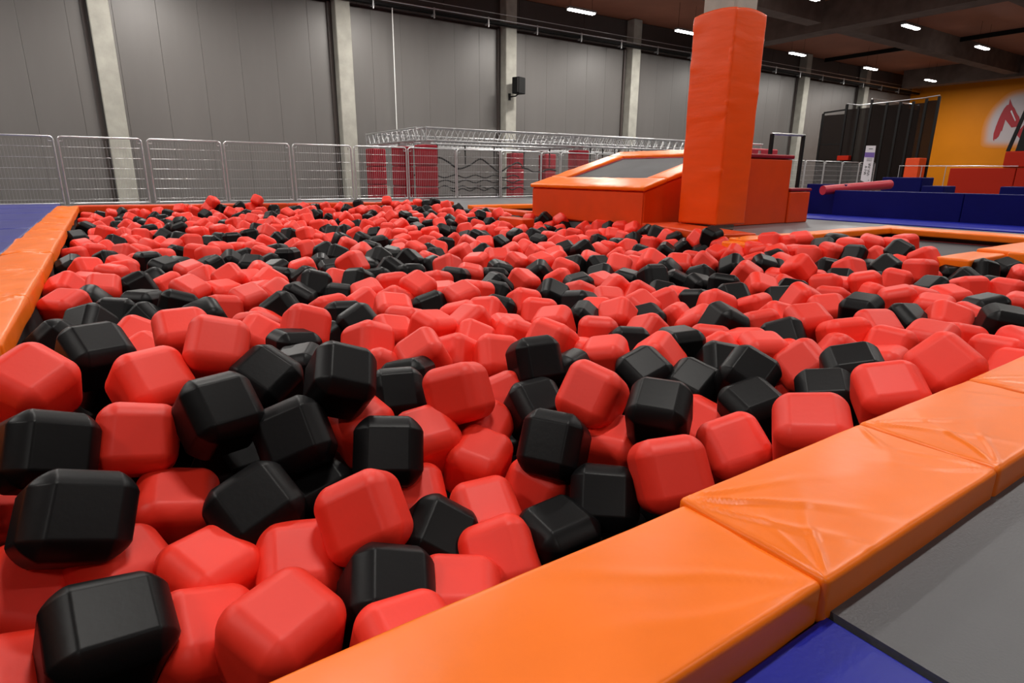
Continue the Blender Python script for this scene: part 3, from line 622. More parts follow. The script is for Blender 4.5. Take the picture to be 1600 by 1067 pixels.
rb = empty('red_booth', (30, 10, FZ), label='long red padded booth front in front of the orange wall', cat='booth')
for k in range(3): hard('front_pad', 0, .3, 1.65 - 2.3 * (k + 1) + .01, 1.65 - 2.3 * k - .01, 0, 1.07, MT['orange_shaded' if False else 'dark_red'], .03, rb)
rb2 = empty('seating_tower', (30, 9.4, 1.0), label='dark red cushion with a slanted black frame at the right frame edge', cat='seat')
hard('cushion', -.05, .7, -2.2, .42, .0, .62, MT['dark_red'], .06, rb2)
b = MB(); b.prism([(-.02, .42, .62), (-.02, .30, .62), (-.02, -.10, 2.75), (-.02, -.0, 2.75)], (.08, 0, 0)); b.build('frame_post', MT['black_steel'], rb2)
b = MB(); b.prism([(0, .12, .62), (0, -.28, .62), (0, -.40, 2.75), (0, -.12, 2.75)], (.06, 0, 0)); b.build('dark_panel', MT['black_plastic'], rb2)
b = MB(); b.box(0, .03, -2.0, -.32, .62, 2.7); b.build('net_panel', MT['net'], rb2)
rl2 = empty('far_railing', (29, 12.2, FZ), label='thin silver railing between the nets and the red booth', cat='railing')
b = MB(); b.tube([(0, 1.0, 1.16), (0, -3.2, 1.12)], .014, 6); b.build('top_rail', MT['galv'], rl2)
for y in (.98, .1, -.8):
    b = MB(); b.tube([(0, y, 0), (0, y, 1.13)], .014, 6); b.build('post', MT['galv'], rl2)

CUBES = """
B -0.213 1.784 -0.081 65 24 17|black foam cube at the left frame edge above the big black one
R -0.016 1.852 -0.123 61 12 -4|face-on red foam cube between two large black cubes at lower left
R -0.246 2.087 0.002 24 29 -38|big red foam cube leaning at the left frame edge below the pad
B -0.099 2.440 -0.015 34 2 21|black cube with a bright top, upper left, beside the dark gap
B -0.077 2.565 -0.143 39 8 11|black cube wedged behind the red one, under the bright-topped black cube
R 0.045 2.110 -0.052 47 -2 24|red foam cube tilted left of the large black cube, upper left
R 0.251 2.186 0.008 47 13 -15|large proud red foam cube standing highest in the left middle
R 0.186 2.603 -0.030 31 -2 -2|red foam cube directly behind the large proud red one
B 0.186 1.773 -0.064 47 0 16|large black cube with a chamfered bright top, left of centre
B 0.373 2.038 -0.080 32 28 -50|black cube pointing up, just right of the large proud red cube
B 0.541 1.780 -0.029 41 20 -9|large black cube with a lined bright top, left centre
B 0.373 1.704 -0.154 58 -19 -16|dark black cube resting in the hollow left of centre
R 0.612 1.841 -0.235 18 -12 11|red cube half hidden behind the upright black one at centre
B 0.615 1.596 -0.224 58 5 -23|upright face-on black cube in the middle foreground
R 0.790 1.687 -0.266 24 -7 -5|red cube right of the upright black cube
R 0.930 1.715 -0.132 75 -19 -45|bright red cube with a vertical edge, above the middle foreground
R 1.049 1.749 -0.306 31 -24 32|red cube tucked under the bright edge-on red cube
R 0.922 1.575 -0.337 15 13 -51|red cube with a shaded lower face at centre
R 0.425 1.283 -0.217 58 -22 -22|big red cube jutting forward in the lower middle
R 0.792 1.319 -0.368 28 -3 -12|red cube with a lit top right of the lower middle
R 1.030 1.395 -0.398 67 15 -62|red cube tilted left, below the dark tall black cube
R 0.677 1.563 -0.390 36 -2 -17|small red cube peeking out from under the upright black cube
B 0.611 1.282 -0.353 38 -26 40|black cube on edge with worn dots, lower middle
B 0.403 1.102 -0.316 27 18 -15|large black cube against the foreground pad
R 0.268 1.339 -0.341 29 6 -11|red cube between the lower black cube and the jutting red cube
R 0.174 1.082 -0.301 3 15 -63|largest red cube at the bottom edge, beside the foreground pad
B -0.111 1.177 -0.240 27 11 10|largest black cube at the bottom left corner area
R 0.042 1.200 -0.351 19 16 5|red cube at the bottom between the largest black and largest red
R -0.095 1.478 -0.304 21 11 24|red cube with a scratched top edge, lower left
R 0.081 1.380 -0.317 14 0 26|deep red shadowed cube, lower left, between two others
R -0.274 1.517 -0.310 35 28 -13|red cube cut by the left frame edge near the bottom
R -0.261 1.234 -0.337 13 21 14|red cube cut by the bottom left corner of the frame
B -0.152 1.478 -0.128 58 23 8|very large black cube at lower left under the face-on red one
R 0.043 1.736 -0.305 23 15 -3|red cube with a lit top beside the very large black cube
R -0.345 1.962 -0.318 40 21 19|red cube cut by the left frame edge at mid height
B 0.211 1.484 -0.239 36 -17 12|black cube standing on its corner, lower left of centre
B 0.219 1.947 -0.325 34 5 21|black cube sunk in shadow under the tilted black cubes, left
B 0.430 1.706 -0.344 27 -16 1|black cube sunk in shadow above the jutting red cube
R -0.345 2.656 -0.302 42 7 11|sliver of red cube behind the black cube at the left frame edge
B 0.782 1.917 -0.184 52 1 -15|black cube in the dark hollow behind the middle red cubes
B -0.119 2.671 -0.282 45 -2 21|small black cube above the face-on red cube, left
R 0.562 1.064 -0.387 10 3 -30|red cube flat against the foreground pad, right of the large black one
R 0.374 0.926 -0.324 14 5 1|tip of a red cube at the foreground pad's inner edge, lowest
R 0.731 1.136 -0.383 39 -20 -27|red cube pressed beside the lying black cube at the pad
B 0.917 1.131 -0.382 1 -4 -3|lying black cube with grooves at the foreground pad
B 1.112 1.161 -0.331 51 -2 -44|large black cube at the pad, left of the pad joint
R 1.218 1.016 -0.209 59 -9 -29|red cube with a flat stripe, just above the pad joint
R 1.323 1.362 -0.298 17 1 -59|red cube with a scratched flat top, above the black pad-side cube
B 1.074 1.362 -0.227 57 1 -57|tall dark black cube right of the centre red cubes
R 1.309 1.452 -0.139 59 11 -70|red cube resting between two black cubes, right of centre
B 1.377 1.212 -0.135 28 0 -58|black cube with a flat grey top, right of centre
R 1.771 1.340 -0.331 46 10 -83|red cube leaning right of the flat-topped black cube
R 1.562 1.058 -0.253 37 -18 -27|red cube on the right, second above the pad joint
R 1.681 1.031 -0.393 15 -16 -37|red cube touching the pad right of the joint
R 1.600 0.838 -0.117 23 -9 -54|broad flat red cube touching the orange pad on the right
B 1.219 1.669 -0.239 39 -3 -5|black cube with a bright left rim beside the centre red cubes
B 1.832 1.187 -0.215 19 -16 -20|black cube with a shiny slanted ridge, right of centre
B 2.078 1.057 -0.180 26 -12 -56|flat black cube in the right middle above the broad red cube
R 2.038 0.835 -0.093 32 -14 -49|long red cube touching the pad crease on the right
B 2.041 1.273 -0.379 31 -9 -54|small sunk black cube right of the red pair
R 2.338 0.804 -0.045 37 -40 -36|red cube with a peaked corner rising at the right pad
R 2.437 1.385 -0.372 40 -7 -51|small red cube beside the flat black cube on the right
B 1.863 1.484 -0.228 30 16 -74|black cube behind the flat-topped black one
B 1.954 1.305 -0.147 33 25 -68|black cube with double ridge, right middle
B 2.277 1.075 -0.116 23 -14 -51|black cube low and flat above the long red cube
R 2.385 1.326 -0.193 39 -40 -41|red cube behind the flat black cube, right middle
R 1.196 1.853 -0.263 49 -18 -11|red cube behind the bright edge-on red cube at centre
B 1.747 1.640 -0.196 28 -20 -9|black peaked cube left of the double-ridged black cubes
R 2.569 1.546 -0.262 35 -11 -42|red cube with a smooth top between black cubes, right middle
R -0.248 3.979 -0.123 -18 -2 139|red foam cube a third of the way up the pit, first from left
R -0.077 4.409 -0.123 31 7 -5|red foam cube just below the pit middle, second from left
R -0.271 4.636 -0.129 152 -31 65|red foam cube just below the pit middle, first from left
R -0.177 5.548 -0.139 -77 -47 111|red foam cube just above the pit middle, first from left
B -0.278 5.734 -0.141 35 57 31|black foam cube just above the pit middle, first from left
B 0.098 4.473 -0.126 23 -11 -75|black foam cube across the middle of the pit, first from left
B 0.241 5.865 -0.140 -1 -1 -72|black foam cube level with the trampoline pad, second from left
B 0.311 5.178 -0.128 5 17 -51|black foam cube just above the pit middle, second from left
R 0.043 5.655 -0.145 -94 -65 -29|red foam cube just above the pit middle, second from left
R 0.056 5.475 -0.174 -7 24 77|red foam cube just above the pit middle, third from left
B 0.106 3.965 -0.154 5 -2 140|black foam cube a third of the way up the pit, second from left
B 0.264 3.761 -0.138 101 70 -171|black foam cube a third of the way up the pit, third from left
R 0.281 4.632 -0.170 20 17 -155|red foam cube across the middle of the pit, first from left
R 0.359 4.077 -0.120 27 -9 39|red foam cube just below the pit middle, third from left
R 0.549 4.109 -0.166 -1 11 -64|red foam cube just below the pit middle, fourth from left
R 0.645 4.387 -0.114 136 44 53|red foam cube across the middle of the pit, second from left
R 0.471 5.013 -0.143 -140 74 59|red foam cube just above the pit middle, fourth from left
B 0.620 5.124 -0.126 -16 11 120|black foam cube just above the pit middle, third from left
R 0.640 3.783 -0.158 12 17 -71|red foam cube just below the pit middle, fifth from left
R 0.476 3.695 -0.180 -15 9 12|red foam cube a third of the way up the pit, second from left
B -0.144 3.484 -0.134 137 15 144|black foam cube near the front of the pit, second from left
B -0.023 3.754 -0.156 -85 28 71|black foam cube a third of the way up the pit, first from left
B 0.098 3.612 -0.187 -54 -33 120|black foam cube near the front of the pit, third from left
R 0.039 3.295 -0.191 -50 51 94|red foam cube near the front of the pit, first from left
R 0.050 2.926 -0.191 -157 28 -47|red foam cube just behind the foreground cubes, first from left
R 0.200 3.030 -0.206 15 16 -140|red foam cube just behind the foreground cubes, second from left
B -0.267 3.257 -0.151 -79 40 -174|black foam cube near the front of the pit, first from left
R 0.539 3.120 -0.173 -64 11 129|red foam cube near the front of the pit, second from left
R 0.884 4.642 -0.140 37 -6 84|red foam cube across the middle of the pit, third from left
R 0.848 4.231 -0.143 -151 31 -32|red foam cube across the middle of the pit, fourth from left
R 0.748 4.079 -0.182 125 80 -6|red foam cube just below the pit middle, sixth from left
R 0.845 3.927 -0.166 30 -24 21|red foam cube just below the pit middle, seventh from left
B 1.039 4.856 -0.159 5 13 -142|black foam cube just above the pit middle, sixth from left
B 1.015 4.509 -0.165 94 16 38|black foam cube across the middle of the pit, second from left
R 1.220 4.742 -0.143 179 18 167|red foam cube just above the pit middle, fifth from left
B 1.400 4.937 -0.147 15 -35 -28|black foam cube just above the pit middle, seventh from left
B 1.446 4.758 -0.165 -6 -11 84|black foam cube just above the pit middle, eighth from left
R 1.575 4.644 -0.107 6 29 137|red foam cube just above the pit middle, sixth from left
B 1.860 4.838 -0.116 32 44 -137|black foam cube level with the trampoline pad, ninth from left
B 2.052 4.615 -0.113 54 -13 -143|black foam cube level with the trampoline pad, 12th from left
B 1.033 3.820 -0.105 -18 -24 -86|black foam cube across the middle of the pit, fourth from left
B 1.145 4.380 -0.158 -37 14 58|black foam cube across the middle of the pit, third from left
R 1.257 4.039 -0.148 70 36 -119|red foam cube across the middle of the pit, fifth from left
B 1.348 3.879 -0.123 -81 -28 -157|black foam cube across the middle of the pit, fifth from left
B 1.741 4.250 -0.119 151 -54 -21|black foam cube just above the pit middle, ninth from left
R 1.516 3.693 -0.132 -97 -2 -5|red foam cube across the middle of the pit, sixth from left
R 1.300 3.568 -0.152 20 -18 -7|red foam cube just below the pit middle, eighth from left
R 1.558 3.385 -0.107 23 -20 17|red foam cube just below the pit middle, tenth from left
R 1.840 3.696 -0.151 -13 14 19|red foam cube across the middle of the pit, seventh from left
B 2.013 3.755 -0.143 -166 -5 131|black foam cube across the middle of the pit, sixth from left
R 2.191 3.848 -0.149 100 -10 57|red foam cube across the middle of the pit, eighth from left
R 2.185 4.182 -0.121 -22 -24 -60|red foam cube just above the pit middle, seventh from left
R 2.522 4.309 -0.137 7 12 -147|red foam cube just above the pit middle, eighth from left
R 2.752 4.316 -0.116 -177 26 -113|red foam cube level with the trampoline pad, 11th from left
R 1.748 3.426 -0.175 2 9 -110|red foam cube just below the pit middle, 11th from left
R 1.706 3.094 -0.133 -15 -17 96|red foam cube just below the pit middle, 12th from left
R 1.905 3.265 -0.151 -12 -4 -74|red foam cube just below the pit middle, 13th from left
B 2.191 3.482 -0.164 44 0 -97|black foam cube across the middle of the pit, eighth from left
B 2.552 4.007 -0.168 19 -7 74|black foam cube just above the pit middle, 11th from left
B 2.080 3.301 -0.189 36 -4 120|black foam cube just below the pit middle, third from left
B 1.857 2.913 -0.197 -16 56 -162|black foam cube a third of the way up the pit, seventh from left
B 0.887 3.652 -0.143 31 2 63|black foam cube just below the pit middle, first from left
B 0.735 3.390 -0.148 21 34 165|black foam cube a third of the way up the pit, fourth from left
B 1.145 3.673 -0.174 -23 8 -26|black foam cube just below the pit middle, second from left
R 0.979 3.320 -0.168 -25 -3 15|red foam cube a third of the way up the pit, third from left
R 1.197 3.403 -0.171 -28 -24 16|red foam cube a third of the way up the pit, fourth from left
B 0.974 3.071 -0.153 5 14 85|black foam cube a third of the way up the pit, fifth from left
B 0.984 2.865 -0.151 -58 -34 -102|black foam cube near the front of the pit, fifth from left
R 1.374 3.321 -0.169 134 -49 67|red foam cube just below the pit middle, ninth from left
R 1.254 3.072 -0.153 20 9 -12|red foam cube a third of the way up the pit, fifth from left
B 1.513 3.154 -0.181 20 13 177|black foam cube a third of the way up the pit, sixth from left
R 1.248 2.888 -0.186 -16 -1 -56|red foam cube near the front of the pit, eighth from left
R 1.237 2.550 -0.144 -9 14 -75|red foam cube near the front of the pit, ninth from left
R 1.538 2.823 -0.175 7 12 147|red foam cube a third of the way up the pit, sixth from left
R 1.502 2.639 -0.167 -82 32 -174|red foam cube near the front of the pit, tenth from left
R 1.713 2.816 -0.177 133 10 125|red foam cube a third of the way up the pit, seventh from left
R 1.381 2.415 -0.192 -39 -26 157|red foam cube near the front of the pit, 11th from left
R 1.663 2.537 -0.208 -2 -9 162|red foam cube near the front of the pit, 12th from left
R 0.616 3.273 -0.205 28 -22 118|red foam cube near the front of the pit, fourth from left
R 0.513 2.942 -0.172 56 -33 159|red foam cube near the front of the pit, third from left
R 0.702 2.794 -0.106 -26 19 -5|red foam cube near the front of the pit, fifth from left
B 0.814 2.885 -0.213 112 -13 -74|black foam cube near the front of the pit, fourth from left
B 0.608 2.642 -0.164 93 -8 -171|black foam cube just behind the foreground cubes, first from left
R 0.891 2.490 -0.144 23 -23 -162|red foam cube near the front of the pit, sixth from left
R 1.100 2.725 -0.191 115 12 -4|red foam cube near the front of the pit, seventh from left
R 1.017 2.184 -0.143 114 -31 -19|red foam cube just behind the foreground cubes, fourth from left
R 1.221 2.282 -0.201 157 29 11|red foam cube just behind the foreground cubes, fifth from left
B 0.585 2.460 -0.193 8 -10 -31|black foam cube just behind the foreground cubes, second from left
R 0.870 2.267 -0.211 71 28 -23|red foam cube just behind the foreground cubes, third from left
R 1.339 2.128 -0.195 13 39 81|red foam cube just behind the foreground cubes, sixth from left
B 0.896 2.063 -0.198 -12 10 43|black foam cube just behind the foreground cubes, third from left
R 2.779 4.088 -0.129 25 11 11|red foam cube just above the pit middle, tenth from left
R 2.914 3.940 -0.120 -12 10 -177|red foam cube just above the pit middle, 11th from left
R 3.223 4.124 -0.150 -16 -28 3|red foam cube just above the pit middle, 12th from left
B 2.720 3.701 -0.149 19 -35 -50|black foam cube just above the pit middle, 12th from left
R 2.967 3.695 -0.144 -15 -19 -151|red foam cube just above the pit middle, 13th from left
B 3.213 3.865 -0.160 -72 -39 -176|black foam cube just above the pit middle, 13th from left
B 3.345 3.719 -0.151 -5 34 -96|black foam cube just above the pit middle, 14th from left
R 3.375 3.522 -0.128 -157 -45 27|red foam cube just above the pit middle, 14th from left
R 3.845 3.601 -0.131 -137 -34 143|red foam cube just above the pit middle, 15th from left
R 2.441 3.514 -0.169 28 9 19|red foam cube across the middle of the pit, ninth from left
R 2.696 3.413 -0.168 8 31 131|red foam cube across the middle of the pit, tenth from left
B 2.672 3.159 -0.159 167 -6 69|black foam cube across the middle of the pit, ninth from left
B 2.299 2.986 -0.158 59 33 -135|black foam cube just below the pit middle, fourth from left
R 2.955 3.241 -0.190 -7 -16 97|red foam cube across the middle of the pit, 11th from left
R 2.848 2.973 -0.169 92 -43 153|red foam cube just below the pit middle, 16th from left
B 3.241 3.283 -0.194 -11 4 -151|black foam cube across the middle of the pit, 11th from left
B 3.241 3.012 -0.130 -25 1 -17|black foam cube across the middle of the pit, 12th from left
R 3.935 3.382 -0.137 91 55 42|red foam cube just above the pit middle, 16th from left
R 4.092 3.248 -0.121 -65 50 144|red foam cube just above the pit middle, 17th from left
B 3.520 3.043 -0.198 180 25 -51|black foam cube across the middle of the pit, 13th from left
B 3.734 2.981 -0.169 64 -19 -70|black foam cube across the middle of the pit, 15th from left
B 3.547 2.841 -0.203 -18 -12 167|black foam cube across the middle of the pit, 14th from left
B 4.091 2.966 -0.111 36 33 -144|black foam cube just above the pit middle, 15th from left
B 4.346 2.869 -0.118 -16 14 -135|black foam cube just above the pit middle, 16th from left
R 3.934 2.733 -0.126 -94 -31 118|red foam cube across the middle of the pit, 12th from left
R 3.592 2.375 -0.144 28 19 -35|red foam cube just below the pit middle, 18th from left
B 3.493 2.593 -0.149 8 -4 126|black foam cube across the middle of the pit, 16th from left
B 3.257 2.338 -0.168 -96 -40 63|black foam cube just below the pit middle, seventh from left
B 3.062 2.758 -0.199 -10 29 -144|black foam cube just below the pit middle, fifth from left
R 2.878 2.789 -0.185 29 14 54|red foam cube just below the pit middle, 17th from left
B 2.330 2.748 -0.180 11 -16 -168|black foam cube a third of the way up the pit, eighth from left
R 2.539 2.997 -0.189 -23 -19 -87|red foam cube just below the pit middle, 14th from left
R 2.027 2.914 -0.173 -16 -25 -98|red foam cube a third of the way up the pit, eighth from left
R 2.008 2.725 -0.192 -5 -27 -126|red foam cube a third of the way up the pit, ninth from left
R 2.593 2.776 -0.195 -5 23 -123|red foam cube just below the pit middle, 15th from left
R 2.286 2.365 -0.168 122 -43 177|red foam cube a third of the way up the pit, 11th from left
R 2.637 2.537 -0.196 -32 13 -177|red foam cube a third of the way up the pit, 12th from left
R 2.833 2.536 -0.198 -25 -24 -31|red foam cube a third of the way up the pit, 13th from left
B 2.995 2.407 -0.181 10 -13 -170|black foam cube just below the pit middle, sixth from left
R 2.297 2.562 -0.199 8 -66 -159|red foam cube a third of the way up the pit, tenth from left
B 2.129 2.478 -0.198 -41 8 -143|black foam cube a third of the way up the pit, ninth from left
R 2.628 2.248 -0.215 179 44 112|red foam cube a third of the way up the pit, 14th from left
B 2.453 2.303 -0.204 -14 14 153|black foam cube a third of the way up the pit, tenth from left
R 1.959 2.160 -0.175 -10 1 -37|red foam cube near the front of the pit, 16th from left
R 1.915 2.463 -0.191 -28 69 5|red foam cube near the front of the pit, 15th from left
R 1.579 2.049 -0.131 -10 -30 -155|red foam cube near the front of the pit, 14th from left
B 2.567 1.880 -0.145 -26 8 -113|black foam cube near the front of the pit, sixth from left
R 2.605 2.069 -0.193 -18 33 105|red foam cube near the front of the pit, 18th from left
R 1.602 2.366 -0.188 3 -22 165|red foam cube near the front of the pit, 13th from left
B 1.341 1.842 -0.126 4 66 -97|black foam cube just behind the foreground cubes, fourth from left
R 2.239 2.097 -0.201 -41 19 90|red foam cube near the front of the pit, 17th from left
B 2.089 1.745 -0.165 -5 4 69|black foam cube just behind the foreground cubes, seventh from left
B 1.985 1.976 -0.200 6 25 65|black foam cube just behind the foreground cubes, sixth from left
R 1.724 1.838 -0.183 10 -12 -52|red foam cube just behind the foreground cubes, eighth from left
R 1.728 2.018 -0.225 -5 7 -7|red foam cube just behind the foreground cubes, seventh from left
R 1.913 1.719 -0.184 108 49 -51|red foam cube just behind the foreground cubes, ninth from left
R 2.403 1.828 -0.212 73 -1 -55|red foam cube near the front of the pit, 19th from left
R 2.242 1.655 -0.207 33 -36 -128|red foam cube just behind the foreground cubes, tenth from left
B 2.100 1.532 -0.202 42 12 -32|black foam cube just behind the foreground cubes, eighth from left
R 2.818 1.844 -0.190 -8 21 65|red foam cube near the front of the pit, 20th from left
R 2.436 1.660 -0.201 -7 11 86|red foam cube just behind the foreground cubes, 11th from left
R 2.354 1.507 -0.175 4 -1 -35|red foam cube just behind the foreground cubes, 12th from left
R 3.233 2.159 -0.195 -2 20 93|red foam cube a third of the way up the pit, 15th from left
B 1.502 1.833 -0.215 180 -32 -64|black foam cube just behind the foreground cubes, fifth from left
R 4.332 2.560 -0.085 145 22 77|red foam cube just above the pit middle, 19th from left
B 4.527 2.879 -0.171 57 26 122|black foam cube just above the pit middle, 17th from left
R 4.486 2.531 -0.190 138 -88 -115|red foam cube across the middle of the pit, 14th from left
B 4.791 2.591 -0.143 169 -21 -134|black foam cube just above the pit middle, 18th from left
R 4.780 2.408 -0.116 13 30 81|red foam cube just above the pit middle, 20th from left
B 4.612 2.382 -0.185 -5 -31 25|black foam cube across the middle of the pit, 17th from left
R 4.284 2.697 -0.198 10 5 -62|red foam cube across the middle of the pit, 13th from left
R 4.356 2.068 -0.135 -101 75 -70|red foam cube across the middle of the pit, 15th from left
B 5.052 2.262 -0.104 -33 -31 -174|black foam cube just above the pit middle, 19th from left
R 4.711 2.028 -0.144 -15 6 -76|red foam cube across the middle of the pit, 16th from left
R 5.438 2.162 -0.047 89 -58 93|red foam cube level with the trampoline pad, 25th from left
R 5.042 2.023 -0.085 -7 -8 -96|red foam cube just above the pit middle, 22nd from left
R 5.193 2.056 -0.180 33 -24 126|red foam cube across the middle of the pit, 17th from left
B 5.450 1.953 -0.146 -6 -14 40|black foam cube across the middle of the pit, 18th from left
B 5.936 1.775 -0.126 -15 17 151|black foam cube just above the pit middle, 21st from left
B 5.523 1.799 -0.104 -22 16 -24|black foam cube just above the pit middle, 20th from left
B 5.333 1.810 -0.169 32 19 -1|black foam cube across the middle of the pit, 19th from left
R 5.742 1.588 -0.143 11 9 -62|red foam cube across the middle of the pit, 18th from left
R 4.745 1.591 -0.133 -19 -2 -33|red foam cube just below the pit middle, 26th from left
R 4.869 1.411 -0.137 -1 -16 166|red foam cube just below the pit middle, 27th from left
B 4.579 1.744 -0.150 175 -33 -13|black foam cube just below the pit middle, tenth from left
R 4.030 2.470 -0.209 27 21 -66|red foam cube just below the pit middle, 19th from left
B 3.904 2.336 -0.198 30 3 -78|black foam cube just below the pit middle, ninth from left
B 3.567 2.205 -0.202 -96 -39 39|black foam cube just below the pit middle, eighth from left
R 3.526 2.033 -0.156 -116 60 129|red foam cube just below the pit middle, 20th from left
R 4.371 2.242 -0.202 6 4 -62|red foam cube just below the pit middle, 22nd from left
R 3.870 2.027 -0.193 -3 20 5|red foam cube just below the pit middle, 21st from left
R 3.412 1.814 -0.169 -35 7 140|red foam cube a third of the way up the pit, 17th from left
R 3.800 1.604 -0.116 -16 -1 33|red foam cube just below the pit middle, 24th from left
B 3.324 1.578 -0.112 90 12 -174|black foam cube a third of the way up the pit, 11th from left
R 4.209 1.931 -0.192 -4 23 -41|red foam cube just below the pit middle, 23rd from left
R 4.216 1.510 -0.135 -12 3 159|red foam cube just below the pit middle, 25th from left
R 3.807 1.425 -0.135 -2 11 -167|red foam cube a third of the way up the pit, 18th from left
R 3.548 1.260 -0.139 58 -50 -120|red foam cube a third of the way up the pit, 19th from left
B 3.973 1.232 -0.116 -2 -15 -37|black foam cube a third of the way up the pit, 13th from left
B 3.543 1.022 -0.100 9 8 -57|black foam cube near the front of the pit, eighth from left
R 4.424 1.190 -0.150 1 -4 14|red foam cube a third of the way up the pit, 20th from left
B 3.438 1.406 -0.155 -12 -57 -89|black foam cube a third of the way up the pit, 12th from left
R 2.884 1.619 -0.132 -159 -7 -34|red foam cube near the front of the pit, 21st from left
R 3.023 1.865 -0.186 -110 -42 -100|red foam cube a third of the way up the pit, 16th from left
R 3.144 1.409 -0.156 -31 0 147|red foam cube near the front of the pit, 23rd from left
R 2.828 1.395 -0.140 -8 18 52|red foam cube near the front of the pit, 22nd from left
B 2.713 1.629 -0.193 138 -21 -53|black foam cube near the front of the pit, seventh from left
R 2.663 1.323 -0.189 78 33 -58|red foam cube just behind the foreground cubes, 13th from left
R 2.834 1.194 -0.154 -4 -31 -173|red foam cube just behind the foreground cubes, 15th from left
R 2.989 1.106 -0.125 -92 16 -175|red foam cube near the front of the pit, 24th from left
R 3.329 1.116 -0.174 9 10 57|red foam cube near the front of the pit, 25th from left
R 3.143 0.904 -0.163 -18 -1 -81|red foam cube just behind the foreground cubes, 16th from left
R 3.016 0.777 -0.189 41 -9 -103|red foam cube just behind the foreground cubes, 17th from left
R 2.646 1.138 -0.190 13 3 -170|red foam cube just behind the foreground cubes, 14th from left
R -0.258 12.513 -0.169 7 6 80|red foam cube in the second strip from the far end, first from left
R -0.272 11.499 -0.196 -4 4 -25|red foam cube towards the far end of the pit, first from left
B -0.243 9.811 -0.149 30 -2 68|black foam cube towards the far end of the pit, first from left
B -0.311 8.281 -0.145 -29 3 -159|black foam cube level with the trampoline, first from left
R -0.034 9.027 -0.150 -10 -15 -140|red foam cube in the far third of the pit, first from left
R -0.178 8.381 -0.213 83 -69 -108|red foam cube level with the trampoline, first from left
R -0.151 7.154 -0.177 2 -9 -166|red foam cube level with the trampoline pad, second from left
R -0.296 6.985 -0.190 -9 4 77|red foam cube level with the trampoline pad, first from left
R 0.088 13.100 -0.159 -21 -17 -165|red foam cube along the far end pads, first from left
R 0.007 10.671 -0.148 -77 16 -172|red foam cube towards the far end of the pit, second from left
B 0.029 7.506 -0.149 39 -41 73|black foam cube level with the trampoline, second from left
R 0.236 9.898 -0.147 -73 -42 150|red foam cube towards the far end of the pit, third from left
R 0.317 8.424 -0.152 -5 -20 -100|red foam cube in the far third of the pit, second from left
R 0.100 6.863 -0.182 -102 -57 50|red foam cube level with the trampoline pad, third from left
R 0.233 8.277 -0.214 -16 -4 -16|red foam cube level with the trampoline, second from left
B -0.054 6.707 -0.214 25 -12 -137|black foam cube level with the trampoline pad, first from left
R 0.426 13.049 -0.158 -100 -2 52|red foam cube along the far end pads, second from left
B 0.915 12.260 -0.145 -104 14 -22|black foam cube in the second strip from the far end, second from left
R 0.560 10.111 -0.145 5 -33 157|red foam cube towards the far end of the pit, fourth from left
R 0.579 9.723 -0.207 -43 -29 -19|red foam cube in the far third of the pit, third from left
B 0.561 8.440 -0.181 50 48 -169|black foam cube in the far third of the pit, first from left
R 0.436 7.537 -0.199 -137 46 -24|red foam cube level with the trampoline, third from left
R 0.304 11.451 -0.146 -53 29 -4|red foam cube in the second strip from the far end, second from left
B -0.089 13.139 -0.195 114 -60 81|black foam cube in the second strip from the far end, first from left
B 0.266 13.073 -0.142 -36 20 -71|black foam cube along the far end pads, first from left
R 1.174 12.911 -0.082 -40 -8 -41|red foam cube along the far end pads, third from left
R 1.383 12.883 -0.116 10 20 6|red foam cube along the far end pads, fourth from left
R 1.062 10.900 -0.137 140 10 -171|red foam cube in the second strip from the far end, third from left
R 1.627 12.829 -0.075 -39 23 -34|red foam cube along the far end pads, fifth from left
B 1.842 12.801 -0.086 73 6 -57|black foam cube along the far end pads, second from left
B 1.424 11.660 -0.134 -37 -25 136|black foam cube in the second strip from the far end, third from left
R 1.121 9.546 -0.142 -30 7 105|red foam cube towards the far end of the pit, fifth from left
R 1.481 10.550 -0.129 -92 51 -151|red foam cube in the second strip from the far end, fourth from left
B 0.787 9.028 -0.147 19 5 -89|black foam cube towards the far end of the pit, second from left
R 0.726 7.350 -0.150 -20 5 17|red foam cube level with the trampoline, fifth from left
R 0.538 7.261 -0.188 -1 22 -135|red foam cube level with the trampoline, fourth from left
R 0.676 6.550 -0.174 3 -9 160|red foam cube level with the trampoline pad, fourth from left
B 0.932 7.489 -0.187 -4 60 -137|black foam cube level with the trampoline, third from left
R 1.195 8.636 -0.147 13 81 29|red foam cube in the far third of the pit, fifth from left
R 1.571 9.788 -0.146 -87 19 137|red foam cube towards the far end of the pit, sixth from left
R 1.046 9.076 -0.219 9 -34 -167|red foam cube in the far third of the pit, fourth from left
B 1.135 7.340 -0.148 0 10 87|black foam cube level with the trampoline, fourth from left
B 1.444 8.026 -0.176 -7 10 101|black foam cube in the far third of the pit, second from left
B 2.173 12.743 -0.047 -105 -34 11|black foam cube along the far end pads, third from left
R 2.349 12.708 -0.071 -20 0 40|red foam cube along the far end pads, seventh from left
R 1.906 12.197 -0.132 133 24 -20|red foam cube along the far end pads, sixth from left
B 2.092 11.610 -0.142 19 17 107|black foam cube in the second strip from the far end, fourth from left
R 1.865 10.009 -0.123 133 -8 144|red foam cube in the second strip from the far end, fifth from left
R 2.370 11.798 -0.113 16 3 160|red foam cube along the far end pads, eighth from left
B 2.775 12.639 -0.119 18 -2 -178|black foam cube along the far end pads, fourth from left
B 2.220 10.350 -0.107 13 55 -137|black foam cube in the second strip from the far end, fifth from left
R 2.007 9.266 -0.134 54 32 -88|red foam cube towards the far end of the pit, seventh from left
R 1.660 8.134 -0.148 128 18 117|red foam cube in the far third of the pit, sixth from left
R 2.581 10.782 -0.091 -119 14 -146|red foam cube along the far end pads, ninth from left
